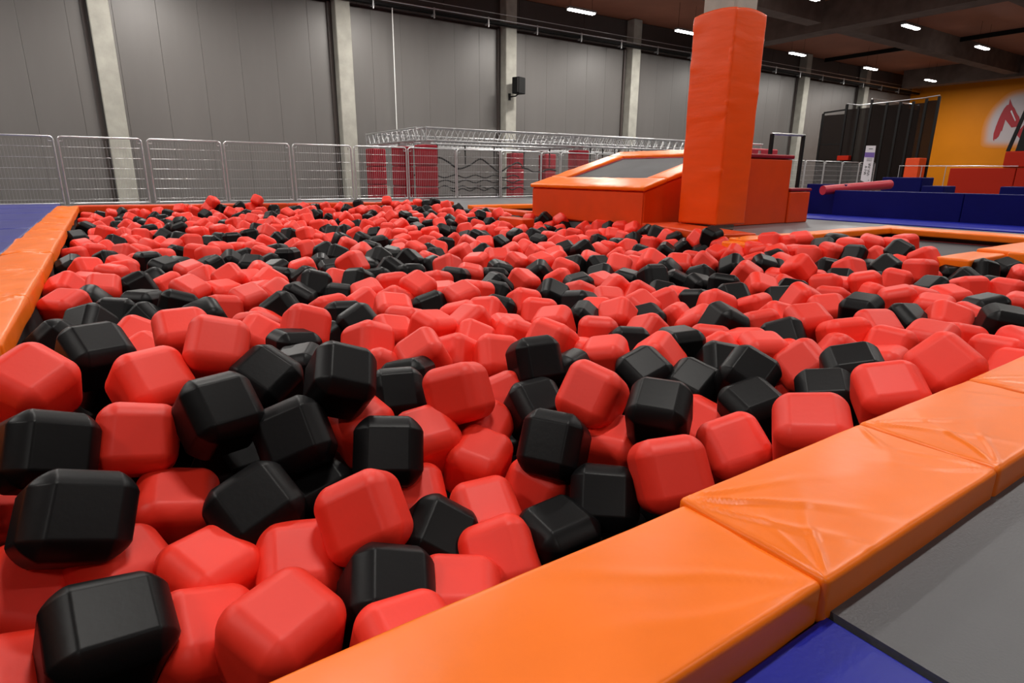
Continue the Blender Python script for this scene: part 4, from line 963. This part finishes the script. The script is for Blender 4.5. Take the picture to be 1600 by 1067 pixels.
R 3.329 12.548 -0.086 19 -25 21|red foam cube along the far end pads, tenth from left
B 3.562 12.505 -0.100 12 5 129|black foam cube along the far end pads, fifth from left
R 3.741 12.466 -0.070 21 -4 -109|red foam cube along the far end pads, 12th from left
R 2.792 10.428 -0.085 52 -52 89|red foam cube along the far end pads, 11th from left
B 3.205 11.049 -0.153 -41 28 -64|black foam cube in the second strip from the far end, sixth from left
R 2.562 9.537 -0.117 40 3 -166|red foam cube in the second strip from the far end, seventh from left
R 2.430 9.860 -0.167 -2 -15 7|red foam cube in the second strip from the far end, sixth from left
R 2.476 8.684 -0.133 9 -6 -121|red foam cube towards the far end of the pit, ninth from left
R 2.057 8.470 -0.143 24 22 -129|red foam cube towards the far end of the pit, eighth from left
B 1.919 8.008 -0.184 -6 25 21|black foam cube in the far third of the pit, third from left
R 2.038 7.690 -0.149 9 17 137|red foam cube in the far third of the pit, eighth from left
R 1.884 8.507 -0.169 -15 2 -17|red foam cube in the far third of the pit, seventh from left
R 1.370 6.825 -0.147 29 7 83|red foam cube level with the trampoline, sixth from left
B 1.695 7.626 -0.205 -158 -39 126|black foam cube level with the trampoline, fifth from left
R 1.176 5.951 -0.160 -85 -20 142|red foam cube level with the trampoline pad, sixth from left
R 0.883 6.472 -0.158 104 75 129|red foam cube level with the trampoline pad, fifth from left
B 1.030 6.062 -0.194 -23 -17 -24|black foam cube level with the trampoline pad, fifth from left
B 1.309 5.595 -0.146 2 4 138|black foam cube level with the trampoline pad, sixth from left
R 1.586 6.074 -0.149 -14 -66 123|red foam cube level with the trampoline, seventh from left
B 0.886 5.927 -0.197 131 -23 78|black foam cube level with the trampoline pad, fourth from left
B 0.979 5.464 -0.184 4 -24 61|black foam cube just above the pit middle, fourth from left
B 1.146 5.536 -0.189 -99 66 -14|black foam cube just above the pit middle, fifth from left
B 1.725 5.873 -0.167 30 43 -56|black foam cube level with the trampoline pad, seventh from left
R 2.160 7.403 -0.208 9 -6 114|red foam cube level with the trampoline, eighth from left
R 2.218 7.233 -0.209 -58 -9 5|red foam cube level with the trampoline, ninth from left
B 3.103 10.158 -0.159 121 5 58|black foam cube in the second strip from the far end, seventh from left
R 3.219 10.514 -0.085 -8 0 -30|red foam cube along the far end pads, 13th from left
B 2.582 8.546 -0.217 -23 -18 99|black foam cube in the far third of the pit, fourth from left
B 0.549 6.878 -0.214 1 -19 -167|black foam cube level with the trampoline pad, third from left
R 4.029 12.427 -0.096 58 47 -11|red foam cube along the far end pads, 14th from left
B 4.395 12.351 -0.035 10 -9 -124|black foam cube along the far end pads, seventh from left
B 3.642 10.847 -0.058 37 -32 55|black foam cube along the far end pads, sixth from left
R 3.770 10.451 -0.060 -18 -25 123|red foam cube along the far end pads, 15th from left
R 3.204 9.588 -0.106 134 6 -104|red foam cube in the second strip from the far end, eighth from left
R 3.468 9.950 -0.158 -81 -1 -155|red foam cube in the second strip from the far end, ninth from left
R 4.178 10.833 -0.071 -28 -8 -63|red foam cube along the far end pads, 16th from left
R 4.987 12.253 0.024 87 -46 54|red foam cube along the far end pads, 17th from left
R 5.163 12.221 -0.079 -177 26 -150|red foam cube along the far end pads, 19th from left
R 4.142 10.200 -0.066 88 -39 -89|red foam cube along the far end pads, 18th from left
R 3.929 9.478 -0.099 61 -41 -39|red foam cube in the second strip from the far end, tenth from left
B 4.727 10.115 -0.077 175 61 -17|black foam cube along the far end pads, eighth from left
B 5.752 11.555 0.016 -13 -22 179|black foam cube along the far end pads, tenth from left
B 5.754 11.948 -0.046 3 -19 -110|black foam cube along the far end pads, ninth from left
B 5.751 10.570 -0.067 -41 -21 20|black foam cube along the far end pads, 11th from left
B 4.138 9.407 -0.102 0 -16 107|black foam cube in the second strip from the far end, ninth from left
B 4.079 8.984 -0.168 -9 -6 158|black foam cube in the second strip from the far end, tenth from left
R 4.340 9.381 -0.133 -2 6 177|red foam cube in the second strip from the far end, 11th from left
B 4.853 9.892 -0.125 37 -5 76|black foam cube in the second strip from the far end, 11th from left
B 4.312 8.878 -0.212 7 -5 -92|black foam cube towards the far end of the pit, sixth from left
B 3.883 8.406 -0.217 -10 -21 106|black foam cube towards the far end of the pit, fifth from left
R 4.383 8.636 -0.180 -17 40 56|red foam cube towards the far end of the pit, 15th from left
B 3.867 7.542 -0.179 -31 31 -122|black foam cube in the far third of the pit, eighth from left
B 4.605 8.655 -0.216 -73 23 21|black foam cube towards the far end of the pit, seventh from left
R 5.165 9.380 -0.114 -53 9 9|red foam cube in the second strip from the far end, 12th from left
R 4.770 8.612 -0.133 -26 0 -131|red foam cube in the second strip from the far end, 13th from left
B 5.507 9.298 -0.118 -26 20 -9|black foam cube in the second strip from the far end, 12th from left
B 5.122 8.335 -0.179 85 43 9|black foam cube towards the far end of the pit, eighth from left
R 4.539 7.736 -0.146 -8 15 -39|red foam cube towards the far end of the pit, 17th from left
R 4.114 7.353 -0.160 29 9 166|red foam cube towards the far end of the pit, 16th from left
R 4.388 7.406 -0.199 -18 -6 117|red foam cube in the far third of the pit, 14th from left
B 3.881 6.604 -0.186 -19 -12 -154|black foam cube in the far third of the pit, 11th from left
B 3.831 6.823 -0.216 -14 -23 52|black foam cube in the far third of the pit, tenth from left
B 4.055 7.560 -0.219 -11 21 -108|black foam cube in the far third of the pit, ninth from left
R 3.575 6.655 -0.215 54 3 64|red foam cube level with the trampoline, 14th from left
B 3.233 6.259 -0.209 16 -13 175|black foam cube level with the trampoline, tenth from left
R 3.487 7.155 -0.159 -169 3 -162|red foam cube in the far third of the pit, 13th from left
R 3.422 6.888 -0.215 4 25 -26|red foam cube level with the trampoline, 13th from left
R 3.300 7.204 -0.217 -157 81 -97|red foam cube in the far third of the pit, 12th from left
R 3.095 6.445 -0.207 13 18 93|red foam cube level with the trampoline, 12th from left
R 3.554 8.206 -0.141 108 52 12|red foam cube towards the far end of the pit, 14th from left
R 3.379 8.596 -0.147 20 2 -100|red foam cube towards the far end of the pit, 12th from left
R 3.088 8.377 -0.143 14 65 171|red foam cube towards the far end of the pit, 11th from left
R 3.186 7.849 -0.157 -18 2 -28|red foam cube towards the far end of the pit, 13th from left
R 3.064 7.156 -0.166 1 3 -38|red foam cube in the far third of the pit, 11th from left
R 2.995 7.453 -0.202 -165 -49 -167|red foam cube in the far third of the pit, tenth from left
B 3.055 7.959 -0.222 -101 -44 53|black foam cube in the far third of the pit, seventh from left
R 2.569 7.387 -0.155 114 -6 -110|red foam cube in the far third of the pit, ninth from left
B 3.162 9.734 -0.205 -7 1 -20|black foam cube towards the far end of the pit, third from left
B 3.750 10.127 -0.179 -7 -6 -102|black foam cube in the second strip from the far end, eighth from left
B 3.237 9.227 -0.211 -28 -16 -16|black foam cube towards the far end of the pit, fourth from left
R 2.589 8.824 -0.163 -147 4 173|red foam cube towards the far end of the pit, tenth from left
B 2.797 8.532 -0.218 -21 18 35|black foam cube in the far third of the pit, sixth from left
B 2.487 8.040 -0.193 86 -40 55|black foam cube in the far third of the pit, fifth from left
R 2.122 6.365 -0.173 -10 -26 -180|red foam cube level with the trampoline, tenth from left
B 2.594 7.213 -0.215 15 23 16|black foam cube level with the trampoline, sixth from left
B 2.465 6.347 -0.160 -1 7 168|black foam cube level with the trampoline, eighth from left
B 2.634 6.337 -0.214 3 -23 -93|black foam cube level with the trampoline, ninth from left
R 2.972 6.850 -0.214 -176 -14 3|red foam cube level with the trampoline, 11th from left
R 2.518 5.527 -0.159 -91 24 -56|red foam cube level with the trampoline pad, eighth from left
R 2.866 5.725 -0.197 109 39 86|red foam cube level with the trampoline pad, ninth from left
B 2.561 5.176 -0.186 146 5 23|black foam cube level with the trampoline pad, 14th from left
B 2.689 5.576 -0.198 33 24 108|black foam cube level with the trampoline pad, 13th from left
R 2.426 5.686 -0.193 84 -18 98|red foam cube level with the trampoline pad, seventh from left
B 2.267 5.555 -0.189 -13 7 -131|black foam cube level with the trampoline pad, tenth from left
B 2.256 6.047 -0.177 12 -14 135|black foam cube level with the trampoline, seventh from left
B 1.792 5.703 -0.174 -28 -30 -89|black foam cube level with the trampoline pad, eighth from left
R 2.709 4.920 -0.136 26 10 -145|red foam cube level with the trampoline pad, tenth from left
R 3.315 5.882 -0.176 95 29 -30|red foam cube level with the trampoline, 15th from left
R 3.560 5.889 -0.191 35 -7 -36|red foam cube level with the trampoline, 16th from left
B 3.104 5.177 -0.191 41 -27 -159|black foam cube level with the trampoline pad, 15th from left
B 2.156 5.110 -0.180 -160 8 132|black foam cube level with the trampoline pad, 11th from left
B 2.198 4.510 -0.173 -166 49 -49|black foam cube just above the pit middle, tenth from left
B 5.752 9.524 -0.110 -146 -34 -118|black foam cube along the far end pads, 12th from left
R 4.801 7.376 -0.168 63 61 177|red foam cube towards the far end of the pit, 18th from left
B 5.750 8.548 -0.180 -13 -2 120|black foam cube in the second strip from the far end, 13th from left
B 5.749 7.852 -0.177 -89 -58 -52|black foam cube towards the far end of the pit, ninth from left
B 5.756 7.702 -0.080 104 41 -47|black foam cube in the second strip from the far end, 14th from left
R 5.755 7.294 -0.077 -36 -18 76|red foam cube in the second strip from the far end, 14th from left
R 5.258 7.494 -0.156 7 -6 -128|red foam cube towards the far end of the pit, 19th from left
B 4.681 6.520 -0.196 129 60 -158|black foam cube in the far third of the pit, 13th from left
B 5.423 7.152 -0.216 -170 12 11|black foam cube in the far third of the pit, 15th from left
B 5.757 7.216 -0.191 -82 39 98|black foam cube towards the far end of the pit, tenth from left
B 4.968 6.714 -0.220 -24 17 -172|black foam cube in the far third of the pit, 14th from left
R 4.566 7.110 -0.204 -3 0 130|red foam cube in the far third of the pit, 15th from left
R 3.999 5.795 -0.168 -25 2 57|red foam cube level with the trampoline, 17th from left
B 3.750 5.885 -0.188 35 -5 31|black foam cube level with the trampoline, 11th from left
B 4.020 6.726 -0.216 -86 -26 96|black foam cube in the far third of the pit, 12th from left
B 4.420 6.038 -0.215 6 -16 17|black foam cube level with the trampoline, 12th from left
R 4.609 6.068 -0.187 0 -6 166|red foam cube in the far third of the pit, 16th from left
R 5.075 6.145 -0.176 11 5 33|red foam cube in the far third of the pit, 17th from left
B 5.217 6.574 -0.220 80 -9 115|black foam cube in the far third of the pit, 16th from left
R 4.339 5.544 -0.188 -117 53 -104|red foam cube level with the trampoline, 18th from left
R 4.623 5.634 -0.213 12 -28 -116|red foam cube level with the trampoline, 19th from left
B 4.002 4.700 -0.152 -117 55 -33|black foam cube level with the trampoline, 14th from left
B 4.116 5.122 -0.205 -18 -20 74|black foam cube level with the trampoline, 13th from left
R 4.803 5.686 -0.215 8 -10 -9|red foam cube level with the trampoline, 20th from left
R 5.199 5.903 -0.182 5 -23 -157|red foam cube in the far third of the pit, 19th from left
B 5.032 5.628 -0.216 -24 -9 -114|black foam cube level with the trampoline, 15th from left
R 5.759 6.573 -0.190 16 8 134|red foam cube in the far third of the pit, 18th from left
R 5.756 6.420 -0.116 -6 -16 -114|red foam cube towards the far end of the pit, 20th from left
B 5.760 6.211 -0.126 118 23 91|black foam cube towards the far end of the pit, 11th from left
R 5.746 5.742 -0.104 55 41 -5|red foam cube towards the far end of the pit, 21st from left
R 5.507 5.891 -0.175 -45 -9 150|red foam cube in the far third of the pit, 20th from left
R 5.431 5.589 -0.186 -23 7 -94|red foam cube in the far third of the pit, 21st from left
R 4.741 4.803 -0.186 -168 32 92|red foam cube level with the trampoline, 22nd from left
R 4.591 4.951 -0.204 6 14 18|red foam cube level with the trampoline, 21st from left
B 5.721 5.483 -0.123 122 25 -169|black foam cube in the far third of the pit, 17th from left
R 5.391 5.102 -0.204 -76 0 105|red foam cube level with the trampoline, 23rd from left
B 4.581 4.446 -0.206 -27 61 173|black foam cube level with the trampoline pad, 16th from left
R 4.318 4.100 -0.202 -21 21 141|red foam cube level with the trampoline pad, 17th from left
R 3.481 5.210 -0.197 -28 -13 70|red foam cube level with the trampoline pad, 12th from left
R 2.673 4.464 -0.186 23 -9 149|red foam cube just above the pit middle, ninth from left
R 3.598 4.949 -0.198 113 16 4|red foam cube level with the trampoline pad, 13th from left
R 3.657 4.701 -0.195 -112 18 148|red foam cube level with the trampoline pad, 14th from left
R 4.173 4.354 -0.201 -142 -4 -140|red foam cube level with the trampoline pad, 15th from left
R 4.120 4.077 -0.200 -1 -20 170|red foam cube level with the trampoline pad, 16th from left
B 2.361 3.789 -0.180 -40 82 -147|black foam cube across the middle of the pit, seventh from left
B 3.170 3.488 -0.191 -24 -33 43|black foam cube across the middle of the pit, tenth from left
B 5.655 5.252 -0.111 -19 19 -53|black foam cube in the far third of the pit, 18th from left
B 5.525 4.830 -0.141 4 -24 -50|black foam cube level with the trampoline, 16th from left
R 5.391 4.382 -0.082 -26 26 -91|red foam cube level with the trampoline, 24th from left
B 5.329 4.167 -0.027 -20 11 -177|black foam cube in the far third of the pit, 19th from left
R 5.346 4.055 -0.144 63 -50 93|red foam cube level with the trampoline, 25th from left
B 5.340 3.793 -0.115 10 -12 129|black foam cube level with the trampoline, 18th from left
B 5.317 4.505 -0.190 164 -43 142|black foam cube level with the trampoline, 17th from left
B 5.291 4.232 -0.204 162 -66 152|black foam cube level with the trampoline pad, 18th from left
B 4.968 4.472 -0.210 55 9 -144|black foam cube level with the trampoline pad, 17th from left
R 4.661 3.847 -0.195 5 -8 124|red foam cube level with the trampoline pad, 18th from left
R 5.043 3.858 -0.180 -14 20 176|red foam cube level with the trampoline pad, 19th from left
R 5.036 3.653 -0.156 -52 -52 -95|red foam cube level with the trampoline pad, 20th from left
R 5.364 3.491 -0.030 -106 -11 -81|red foam cube level with the trampoline, 26th from left
R 5.073 3.364 -0.115 -18 0 19|red foam cube level with the trampoline pad, 21st from left
R 5.443 3.357 -0.047 8 -3 160|red foam cube level with the trampoline, 27th from left
R 5.174 3.140 -0.096 -6 2 68|red foam cube level with the trampoline pad, 22nd from left
R 4.680 3.178 -0.154 -21 8 47|red foam cube just above the pit middle, 18th from left
B 4.845 3.098 -0.137 -110 35 52|black foam cube level with the trampoline pad, 19th from left
B 5.391 2.984 -0.043 72 59 6|black foam cube level with the trampoline, 19th from left
R 5.278 2.838 -0.065 -9 9 -111|red foam cube level with the trampoline pad, 23rd from left
B 5.327 2.658 -0.072 -3 31 0|black foam cube level with the trampoline pad, 20th from left
R 5.747 2.743 -0.007 8 11 -66|red foam cube level with the trampoline, 29th from left
R 6.285 2.693 -0.019 -176 8 159|red foam cube level with the trampoline, 31st from left
R 5.866 2.601 -0.019 -6 0 -100|red foam cube level with the trampoline, 30th from left
B 5.483 2.375 -0.020 -144 -50 -32|black foam cube level with the trampoline pad, 21st from left
R 5.445 2.531 -0.082 -105 44 -94|red foam cube level with the trampoline pad, 24th from left
R 5.392 2.310 -0.133 -29 11 -86|red foam cube just above the pit middle, 21st from left
R 5.538 3.285 -0.019 -99 -18 51|red foam cube level with the trampoline, 28th from left
"""
STUFF = """
R 0.609 13.018 -0.180 -148 19 41
R 0.816 12.970 -0.144 -76 -45 -118
R 1.722 12.813 0.049 17 -33 120
R 2.494 12.694 0.071 30 -21 146
R 4.766 10.771 -0.073 33 29 131
R 5.398 12.190 -0.060 -116 -50 149
R 5.641 12.138 -0.029 -1 12 -102
R 5.506 10.996 -0.093 105 62 -62
R 5.758 11.036 -0.027 21 -9 -134
R 5.358 10.189 -0.108 0 12 128
R 4.615 9.371 -0.169 -28 -35 -176
R 5.002 9.764 -0.179 -27 1 9
R 4.315 9.166 -0.206 -100 38 2
R 5.757 9.869 -0.131 -28 14 11
R 5.678 9.324 -0.166 -34 10 18
R 4.680 7.586 -0.219 15 8 142
R 3.593 8.000 -0.219 -153 79 -9
R 3.028 8.145 -0.220 116 47 -155
R 2.853 9.306 -0.210 26 17 -127
R 3.061 9.173 -0.208 29 -24 22
R 2.648 6.153 -0.200 -24 -7 -69
R 3.202 5.474 -0.197 133 25 110
R 2.948 4.761 -0.184 -129 23 -49
R 2.355 4.872 -0.180 -4 -23 -177
R 5.752 9.065 -0.084 -22 36 72
R 5.750 8.783 -0.141 27 -5 72
R 5.638 8.381 -0.218 -2 -3 17
R 5.750 8.122 -0.126 42 -3 -61
R 5.759 7.560 -0.198 10 -9 -53
R 5.003 7.239 -0.220 -29 24 151
R 5.531 7.564 -0.221 75 -49 119
R 5.225 7.117 -0.220 124 -3 143
R 5.600 7.118 -0.222 22 19 160
R 4.381 6.690 -0.217 -31 -5 -69
R 5.040 6.327 -0.218 113 -36 169
R 5.753 6.753 -0.167 -26 -24 -2
R 5.754 5.994 -0.095 85 7 126
R 5.508 5.305 -0.218 -5 5 158
R 4.308 4.811 -0.206 -81 -58 -67
R 3.791 5.418 -0.204 47 -13 100
R 3.691 4.235 -0.194 -133 -60 -92
R 3.840 3.795 -0.198 -171 28 49
R 5.572 4.990 -0.136 -28 23 -81
R 5.344 4.742 -0.214 -75 67 -102
R 5.003 3.177 -0.098 24 13 -139
R 4.727 2.958 -0.139 19 -8 10
R 5.100 2.937 -0.088 5 -18 -170
R 5.466 2.786 -0.020 0 -2 92
R 3.325 0.872 -0.151 14 170 161
B 3.650 1.133 -0.200 124 20 46
R 3.798 1.250 -0.162 55 60 148
B 0.356 3.407 -0.150 133 59 46
R 2.959 2.236 -0.165 38 119 11
B -0.148 4.192 -0.156 74 39 160
R 4.061 1.606 -0.143 24 79 150
R 3.044 2.581 -0.205 137 74 116
R 0.478 4.264 -0.189 126 83 103
B 5.032 1.548 -0.168 94 130 170
R -0.169 4.904 -0.161 49 78 131
R 4.196 2.259 -0.164 168 9 17
B 0.215 4.826 -0.167 148 30 89
R 0.773 4.492 -0.168 31 5 16
B 4.843 2.180 -0.194 136 99 0
R 0.516 4.625 -0.146 127 134 93
B 1.514 3.961 -0.138 36 107 94
B 1.803 4.042 -0.139 72 104 71
R -0.033 5.336 -0.165 27 80 179
B 4.226 3.201 -0.207 169 7 114
B 3.746 3.334 -0.164 142 171 23
B 5.151 2.414 -0.154 25 80 47
B 0.437 5.472 -0.163 37 70 139
B 1.732 4.745 -0.170 133 76 107
R 0.157 6.008 -0.190 134 123 65
R 0.373 6.310 -0.175 142 101 98
R 0.750 6.283 -0.174 61 108 88
R 0.222 6.985 -0.194 108 109 1
R 2.016 5.641 -0.162 60 32 137
B 1.338 6.116 -0.170 49 106 97
R 5.176 3.535 -0.109 164 85 124
R 1.199 6.482 -0.176 115 108 42
R 1.048 6.582 -0.177 28 93 82
R -0.050 7.289 -0.184 120 149 19
R 3.774 5.007 -0.180 169 0 162
R 0.330 7.310 -0.184 57 171 122
R 1.782 6.368 -0.174 16 12 150
R 1.603 6.486 -0.175 53 29 31
R -0.247 7.646 -0.184 82 62 114
R 1.228 7.035 -0.182 103 65 154
B 4.778 4.996 -0.184 124 88 118
B 5.587 2.974 -0.004 12 87 152
R 0.147 7.981 -0.186 80 45 165
B 5.304 5.284 -0.182 43 127 41
B 0.679 7.976 -0.186 69 133 50
B 1.079 7.733 -0.185 112 0 128
B 2.268 7.015 -0.181 147 65 156
R 0.458 8.578 -0.199 113 110 92
R 2.182 7.762 -0.214 124 33 111
R -0.115 9.205 -0.195 149 6 178
R 0.152 8.953 -0.186 114 26 149
R 1.390 8.225 -0.183 168 102 165
R 5.514 6.070 -0.199 2 53 13
B 4.402 6.511 -0.183 177 150 2
B 0.073 9.155 -0.200 102 59 32
R 0.944 8.873 -0.185 31 82 51
R 1.325 8.752 -0.192 133 46 3
B 0.463 9.544 -0.184 160 97 164
R 0.320 9.666 -0.187 118 36 55
B 0.696 9.414 -0.184 136 174 80
R 1.175 9.227 -0.190 41 24 93
B 1.693 8.823 -0.181 110 48 102
R 1.616 9.299 -0.180 119 125 35
R -0.113 10.305 -0.183 76 56 3
B 0.126 10.169 -0.183 86 131 101
R 0.974 9.678 -0.181 61 6 34
R 4.861 7.673 -0.192 145 28 28
R 2.295 8.896 -0.177 163 43 64
B 0.706 10.308 -0.181 46 112 90
B 0.452 10.452 -0.181 151 67 135
R 1.943 9.532 -0.174 35 7 151
B 1.480 9.925 -0.184 135 80 96
R 2.197 9.364 -0.171 14 39 10
R 3.630 8.629 -0.175 11 38 119
B 0.414 11.002 -0.181 169 63 166
B 4.910 8.522 -0.177 98 113 73
R 1.366 10.344 -0.171 137 173 127
B 0.117 11.175 -0.182 169 5 121
B 0.941 10.651 -0.176 74 62 48
R 1.138 10.520 -0.175 154 158 174
R 3.497 9.121 -0.166 140 121 99
R 0.850 10.817 -0.184 150 61 107
B 5.367 8.315 -0.180 65 130 42
R 2.587 9.984 -0.151 80 101 52
B 4.768 9.045 -0.166 52 166 41
B 0.751 11.352 -0.177 91 35 102
B 0.233 11.698 -0.182 120 56 38
R 1.839 10.506 -0.160 151 121 75
R 2.347 10.143 -0.154 118 112 3
R -0.147 11.926 -0.183 143 150 85
R 2.104 10.472 -0.167 64 2 134
B 4.599 9.573 -0.152 149 20 177
B 0.690 12.067 -0.179 146 45 0
R 3.228 10.035 -0.136 166 71 67
B 1.858 11.045 -0.154 42 111 159
R 3.878 9.749 -0.139 26 47 17
R 5.332 9.344 -0.162 59 109 148
R 1.017 11.825 -0.175 71 172 83
B 2.977 10.632 -0.121 63 41 90
R 2.207 11.365 -0.141 71 102 62
B 3.894 10.261 -0.128 96 54 9
R 2.762 10.800 -0.125 54 25 172
R 4.538 9.961 -0.130 72 82 145
R 1.611 12.081 -0.165 68 30 8
R 4.316 10.010 -0.126 117 16 114
B 2.519 11.035 -0.131 145 118 38
R 2.120 12.542 -0.160 139 178 145
R 3.717 10.669 -0.101 24 73 7
R 5.360 10.370 -0.131 110 176 81
R 4.727 10.954 -0.098 131 173 90
B 4.376 10.982 -0.090 82 103 171
R 4.152 11.057 -0.088 29 105 47
R 5.480 11.158 -0.128 176 167 151
B 3.151 12.288 -0.126 16 13 165
B 3.099 12.470 -0.134 119 77 4
B 4.972 10.904 -0.101 45 5 177
R 3.291 11.900 -0.110 97 105 143
B 5.249 10.916 -0.109 159 168 178
"""

# ================================================================ FOAM CUBES
A = 0.2
def cube_mesh(seed, seg=5, r=.048, pw=1.7):
    """rounded foam cube: flat faces, edges between a chamfer (pw=1) and a full round (pw=2)"""
    rnd = random.Random(seed); h = A / 2; inn = h - r; vs = []; fs = []; idx = {}; nrm = []
    sk = [rnd.uniform(-.03, .03) for _ in range(3)]; tp = [rnd.uniform(-.03, .03) for _ in range(3)]
    ax = [-h + r * k / seg for k in range(seg)] + [-inn, inn] + [inn + r * (k + 1) / seg for k in range(seg)]
    def vert(p):
        k = tuple(round(c, 5) for c in p)
        if k not in idx:
            q = [max(-inn, min(inn, c)) for c in p]; d = [p[i] - q[i] for i in range(3)]
            l = sum(abs(c) ** pw for c in d) ** (1 / pw)
            c = Vector([q[i] + d[i] / l * r for i in range(3)])
            c = Vector((c.x * (1 + tp[0] * c.z / h) + sk[0] * c.y, c.y * (1 + tp[1] * c.x / h) + sk[1] * c.z, c.z * (1 + tp[2] * c.y / h) + sk[2] * c.x))
            g = Vector([math.copysign(abs(e) ** (pw - 1), e) if abs(e) > 1e-7 else 0 for e in d]).normalized(); nrm.append(tuple(g))
            idx[k] = len(vs); vs.append(tuple(c))
        return idx[k]
    for a in range(3):
        b_, c_ = (a + 1) % 3, (a + 2) % 3
        for sg in (-1, 1):
            for i in range(len(ax) - 1):
                for j in range(len(ax) - 1):
                    q = []
                    for (u, v) in ((i, j), (i + 1, j), (i + 1, j + 1), (i, j + 1)):
                        p = [0, 0, 0]; p[a] = sg * h; p[b_] = ax[u]; p[c_] = ax[v]; q.append(vert(p))
                    q = list(dict.fromkeys(q if sg > 0 else q[::-1]))
                    if len(q) > 2: fs.append(tuple(q))
    me = bpy.data.meshes.new('foam_cube'); me.from_pydata(vs, [], fs); me.polygons.foreach_set('use_smooth', [True] * len(fs)); me.update(); me.normals_split_custom_set_from_vertices(nrm); return me
cube_me = {'R': [], 'B': []}
for k in range(5):
    for c, m in (('R', 'red'), ('B', 'black')):
        me = cube_mesh(k * 2 + (c == 'B'), 5, .050 if c == 'R' else .046, 1.75 if c == 'R' else 1.35); me.materials.append(MT[m]); cube_me[c].append(me)
rnd = random.Random(3)
D2R = PI / 180
for line in CUBES.strip().split(chr(10)):
    dat, lb = line.split('|'); c, x, y, z, a, b_, g = dat.split()
    o = bpy.data.objects.new('foam_cube', rnd.choice(cube_me[c])); COL.objects.link(o)
    o.location = (float(x), float(y), float(z)); o.rotation_euler = (int(a) * D2R, int(b_) * D2R, int(g) * D2R)
    o.scale = (rnd.uniform(.96, 1.05), rnd.uniform(.96, 1.05), rnd.uniform(.96, 1.04))
    tag(o, lb, 'foam cube', 'red foam cubes in the pit' if c == 'R' else 'black foam cubes in the pit')
# the cubes beyond the individually built ones and the buried ones underneath, one mesh per colour
acc = {'R': MB(), 'B': MB()}
lt = [cube_mesh(90 + k, 1, .04, 1.5) for k in range(3)]; hv = cube_mesh(95, 3, .048, 1.6)
def put(c, x, y, z, rot, me, s=1.0):
    M = Matrix.Translation((x, y, z)) @ Euler(rot).to_matrix().to_4x4() @ Matrix.Scale(s, 4)
    acc[c].add([M @ v.co for v in me.vertices], [tuple(p.vertices) for p in me.polygons], True)
for line in STUFF.strip().split(chr(10)):
    c, x, y, z, a, b_, g = line.split(); put(c, float(x), float(y), float(z), (int(a) * D2R, int(b_) * D2R, int(g) * D2R), hv)
yy = .80
while yy < 13.0:
    xx = -.24; xe = 5.75 if yy > 1.9 else 5.9
    while xx < xe:
        for lev in (0, 1):
            x = xx + rnd.uniform(-.045, .045) + lev * .1; y = yy + rnd.uniform(-.045, .045) + lev * .1
            yb = 13.15 - (x + .38) * .172
            if x < xe and .78 < y < yb and not (3.8 < y < 5.9 and x > 5.35):
                put('R' if rnd.random() < .3 and y > 3 else 'B', x, y, (-.74 if y < 2.6 else -.50) - .2 * lev + rnd.uniform(-.03, .03), [rnd.uniform(0, PI) for _ in range(3)], lt[rnd.randrange(3)])  # nearest buried cubes all black, painting deep shade into the gaps
        xx += .215
    yy += .215
for c, nm, m in (('R', 'red', 'red'), ('B', 'black', 'black')):
    acc[c].build('foam_cube_fill', MT[m], label='%s foam cubes filling the gaps and lower layers of the pit' % nm, cat='foam cubes', kind='stuff')
